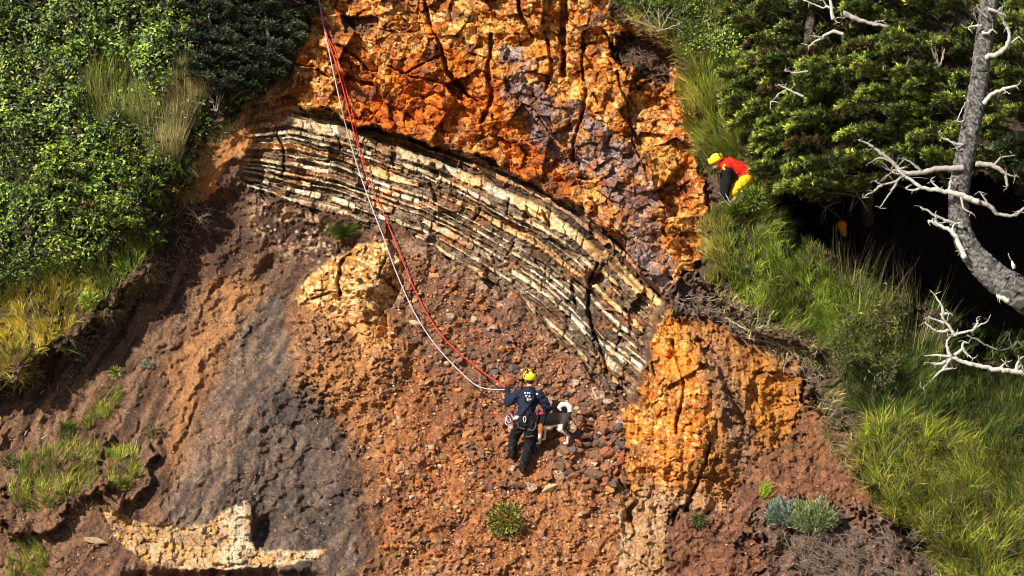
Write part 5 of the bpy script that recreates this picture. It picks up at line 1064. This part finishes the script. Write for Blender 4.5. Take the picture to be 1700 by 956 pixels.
# ---- the rescuer in red ----------------------------------------------------------------------
yq = float(tys(1222, 345))+.10; O3 = P(1222, 345, yq+.1); res = empty('person', O3)
def Q(u, v, d=0): return P(u, v, yq-.28+d)
hp = Q(1238, 294, .10); ch = Q(1213, 278, .05); nk = Q(1200, 273, .0); hd = Q(1189, 269, -.02); s1_, s2_ = Q(1206, 279, -.13), Q(1206, 271, .17)
e1, w1 = Q(1208, 303, -.16), Q(1204, 326, -.10); e2, w2 = Q(1201, 296, .20), Q(1199, 318, .15)
k1, a1_ = Q(1221, 315, -.06), Q(1219, 346, .16); k2, a2_ = Q(1228, 318, .22), Q(1230, 346, .36)
blob('body', head_prims(hd, (-.85, -.15, -.5), (-.45, 0, .9))+[('c', hd, nk, .055, .06), ('c', nk, ch, .08, .12), ('c', ch, hp, .12, .12)]+bone([s1_, e1, w1], [.05, .038, .028])+bone([s2_, e2, w2], [.05, .038, .028])+bone([hp+Vector((0, -.09, 0)), k1, a1_], [.08, .055, .04])+bone([hp+Vector((0, .09, 0)), k2, a2_], [.08, .055, .04])
     +hand_prims(w1, (-.2, .1, -1), (-1, .3, 0), (0, 1, 0), .9)+hand_prims(w2, (-.2, .1, -1), (-1, .3, 0), (0, 1, 0), .9), .010, M_SKIN, res, 3, None, O3)
j3 = blob('jacket', [('c', nk, ch, .09, .155), ('c', ch, Q(1239, 290, .08), .18, .165), ('c', s1_, ch, .09, .14), ('c', s2_, ch, .09, .14), ('c', Q(1238, 291, .08), Q(1243, 294, .08), .13, .10)], .011, M_RED, res, 3, None, O3, .015)
simple('sleeve', [('c', s1_+Vector((.02, -.04, -.06)), Q(1218, 292, -.10), .085, .07)]+bone([s1_+Vector((0, -.03, -.05)), e1, w1], [.095, .085, .060]), M_BLACK, res, O3, .010); simple('sleeve', bone([s2_+Vector((0, 0, -.03)), e2, w2], [.085, .070, .050]), M_BLACK, res, O3, .010)
simple('trousers', bone([hp+Vector((0, -.08, -.02)), k1, a1_], [.125, .10, .06])+bone([hp+Vector((0, .09, -.02)), k2, a2_], [.12, .10, .07]), M_YCL, res, O3, .011, 2, .012)
for w_ in (w1, w2): simple('glove', hand_prims(w_, (-.2, .1, -1), (-1, .3, 0), (0, 1, 0), 1.1), M_GLOVE, res, O3, .005, 1)
for a in (a1_, a2_): simple('boot', [('c', a+Vector((0, 0, .05)), a+Vector((0, 0, -.05)), .075, .06), ('c', a+Vector((0, 0, -.07)), a+Vector((-.15, 0, -.08)), .05, .045)], M_BOOT, res, O3, .009)
strap('trim', j3, [Q(1197, 280, -.3), Q(1206, 284, -.3), Q(1216, 291, -.3)], .024, M_YCL, j3, O3); strap('trim', j3, [Q(1201, 264, -.3), Q(1198, 272, -.3), Q(1196, 280, -.3)], .020, M_YCL, j3, O3)
helmet(hd+Vector((-.0, 0, .03)), (-.85, -.15, -.45), (-.42, 0, .9), res, O3, 1.05)
face(hd, (-.85, -.15, -.5), (-.45, 0, .9), res, O3)
strap('wristband', bpy.data.objects.get(j3.name), [Q(1199, 299, -.3), Q(1200, 303, -.3)], .01, M_METAL, res, O3) if False else None
tag(res, 'rescuer in a red jacket, yellow trousers and yellow helmet leaning over the right rim', 'person')

# ---- orange float in the hollow ----------------------------------------------------------------
yo = float(tys(1398, 330))-1.3; of = P(1398, 364, yo); fl = empty('float', of)
simple('ball', [('e', P(1397, 374, yo), (.105, .10, .10)), ('c', P(1399, 380, yo), P(1402, 391, yo), .075, .035)], M_ORANGE, fl, of, .008)
mesh_multi('cord', [tube_np(np.array([(P(1398+t*3, 366-40*t, yo-.1*t)-of)[:] for t in np.linspace(0, 1, 10)]), np.full(10, .008), 5)], M_GREY, (.1, .1, .1), fl)
mesh_multi('neck_ring', [tube_np(np.array([(P(1402, 392, yo)-of+Vector((math.cos(t)*.03, math.sin(t)*.03, 0)))[:] for t in np.linspace(0, 2*math.pi, 14)]), np.full(14, .009), 5)], M_GREY, (.1, .1, .1), fl)
tag(fl, 'round orange float hanging in the dark hollow under the spruce', 'float')
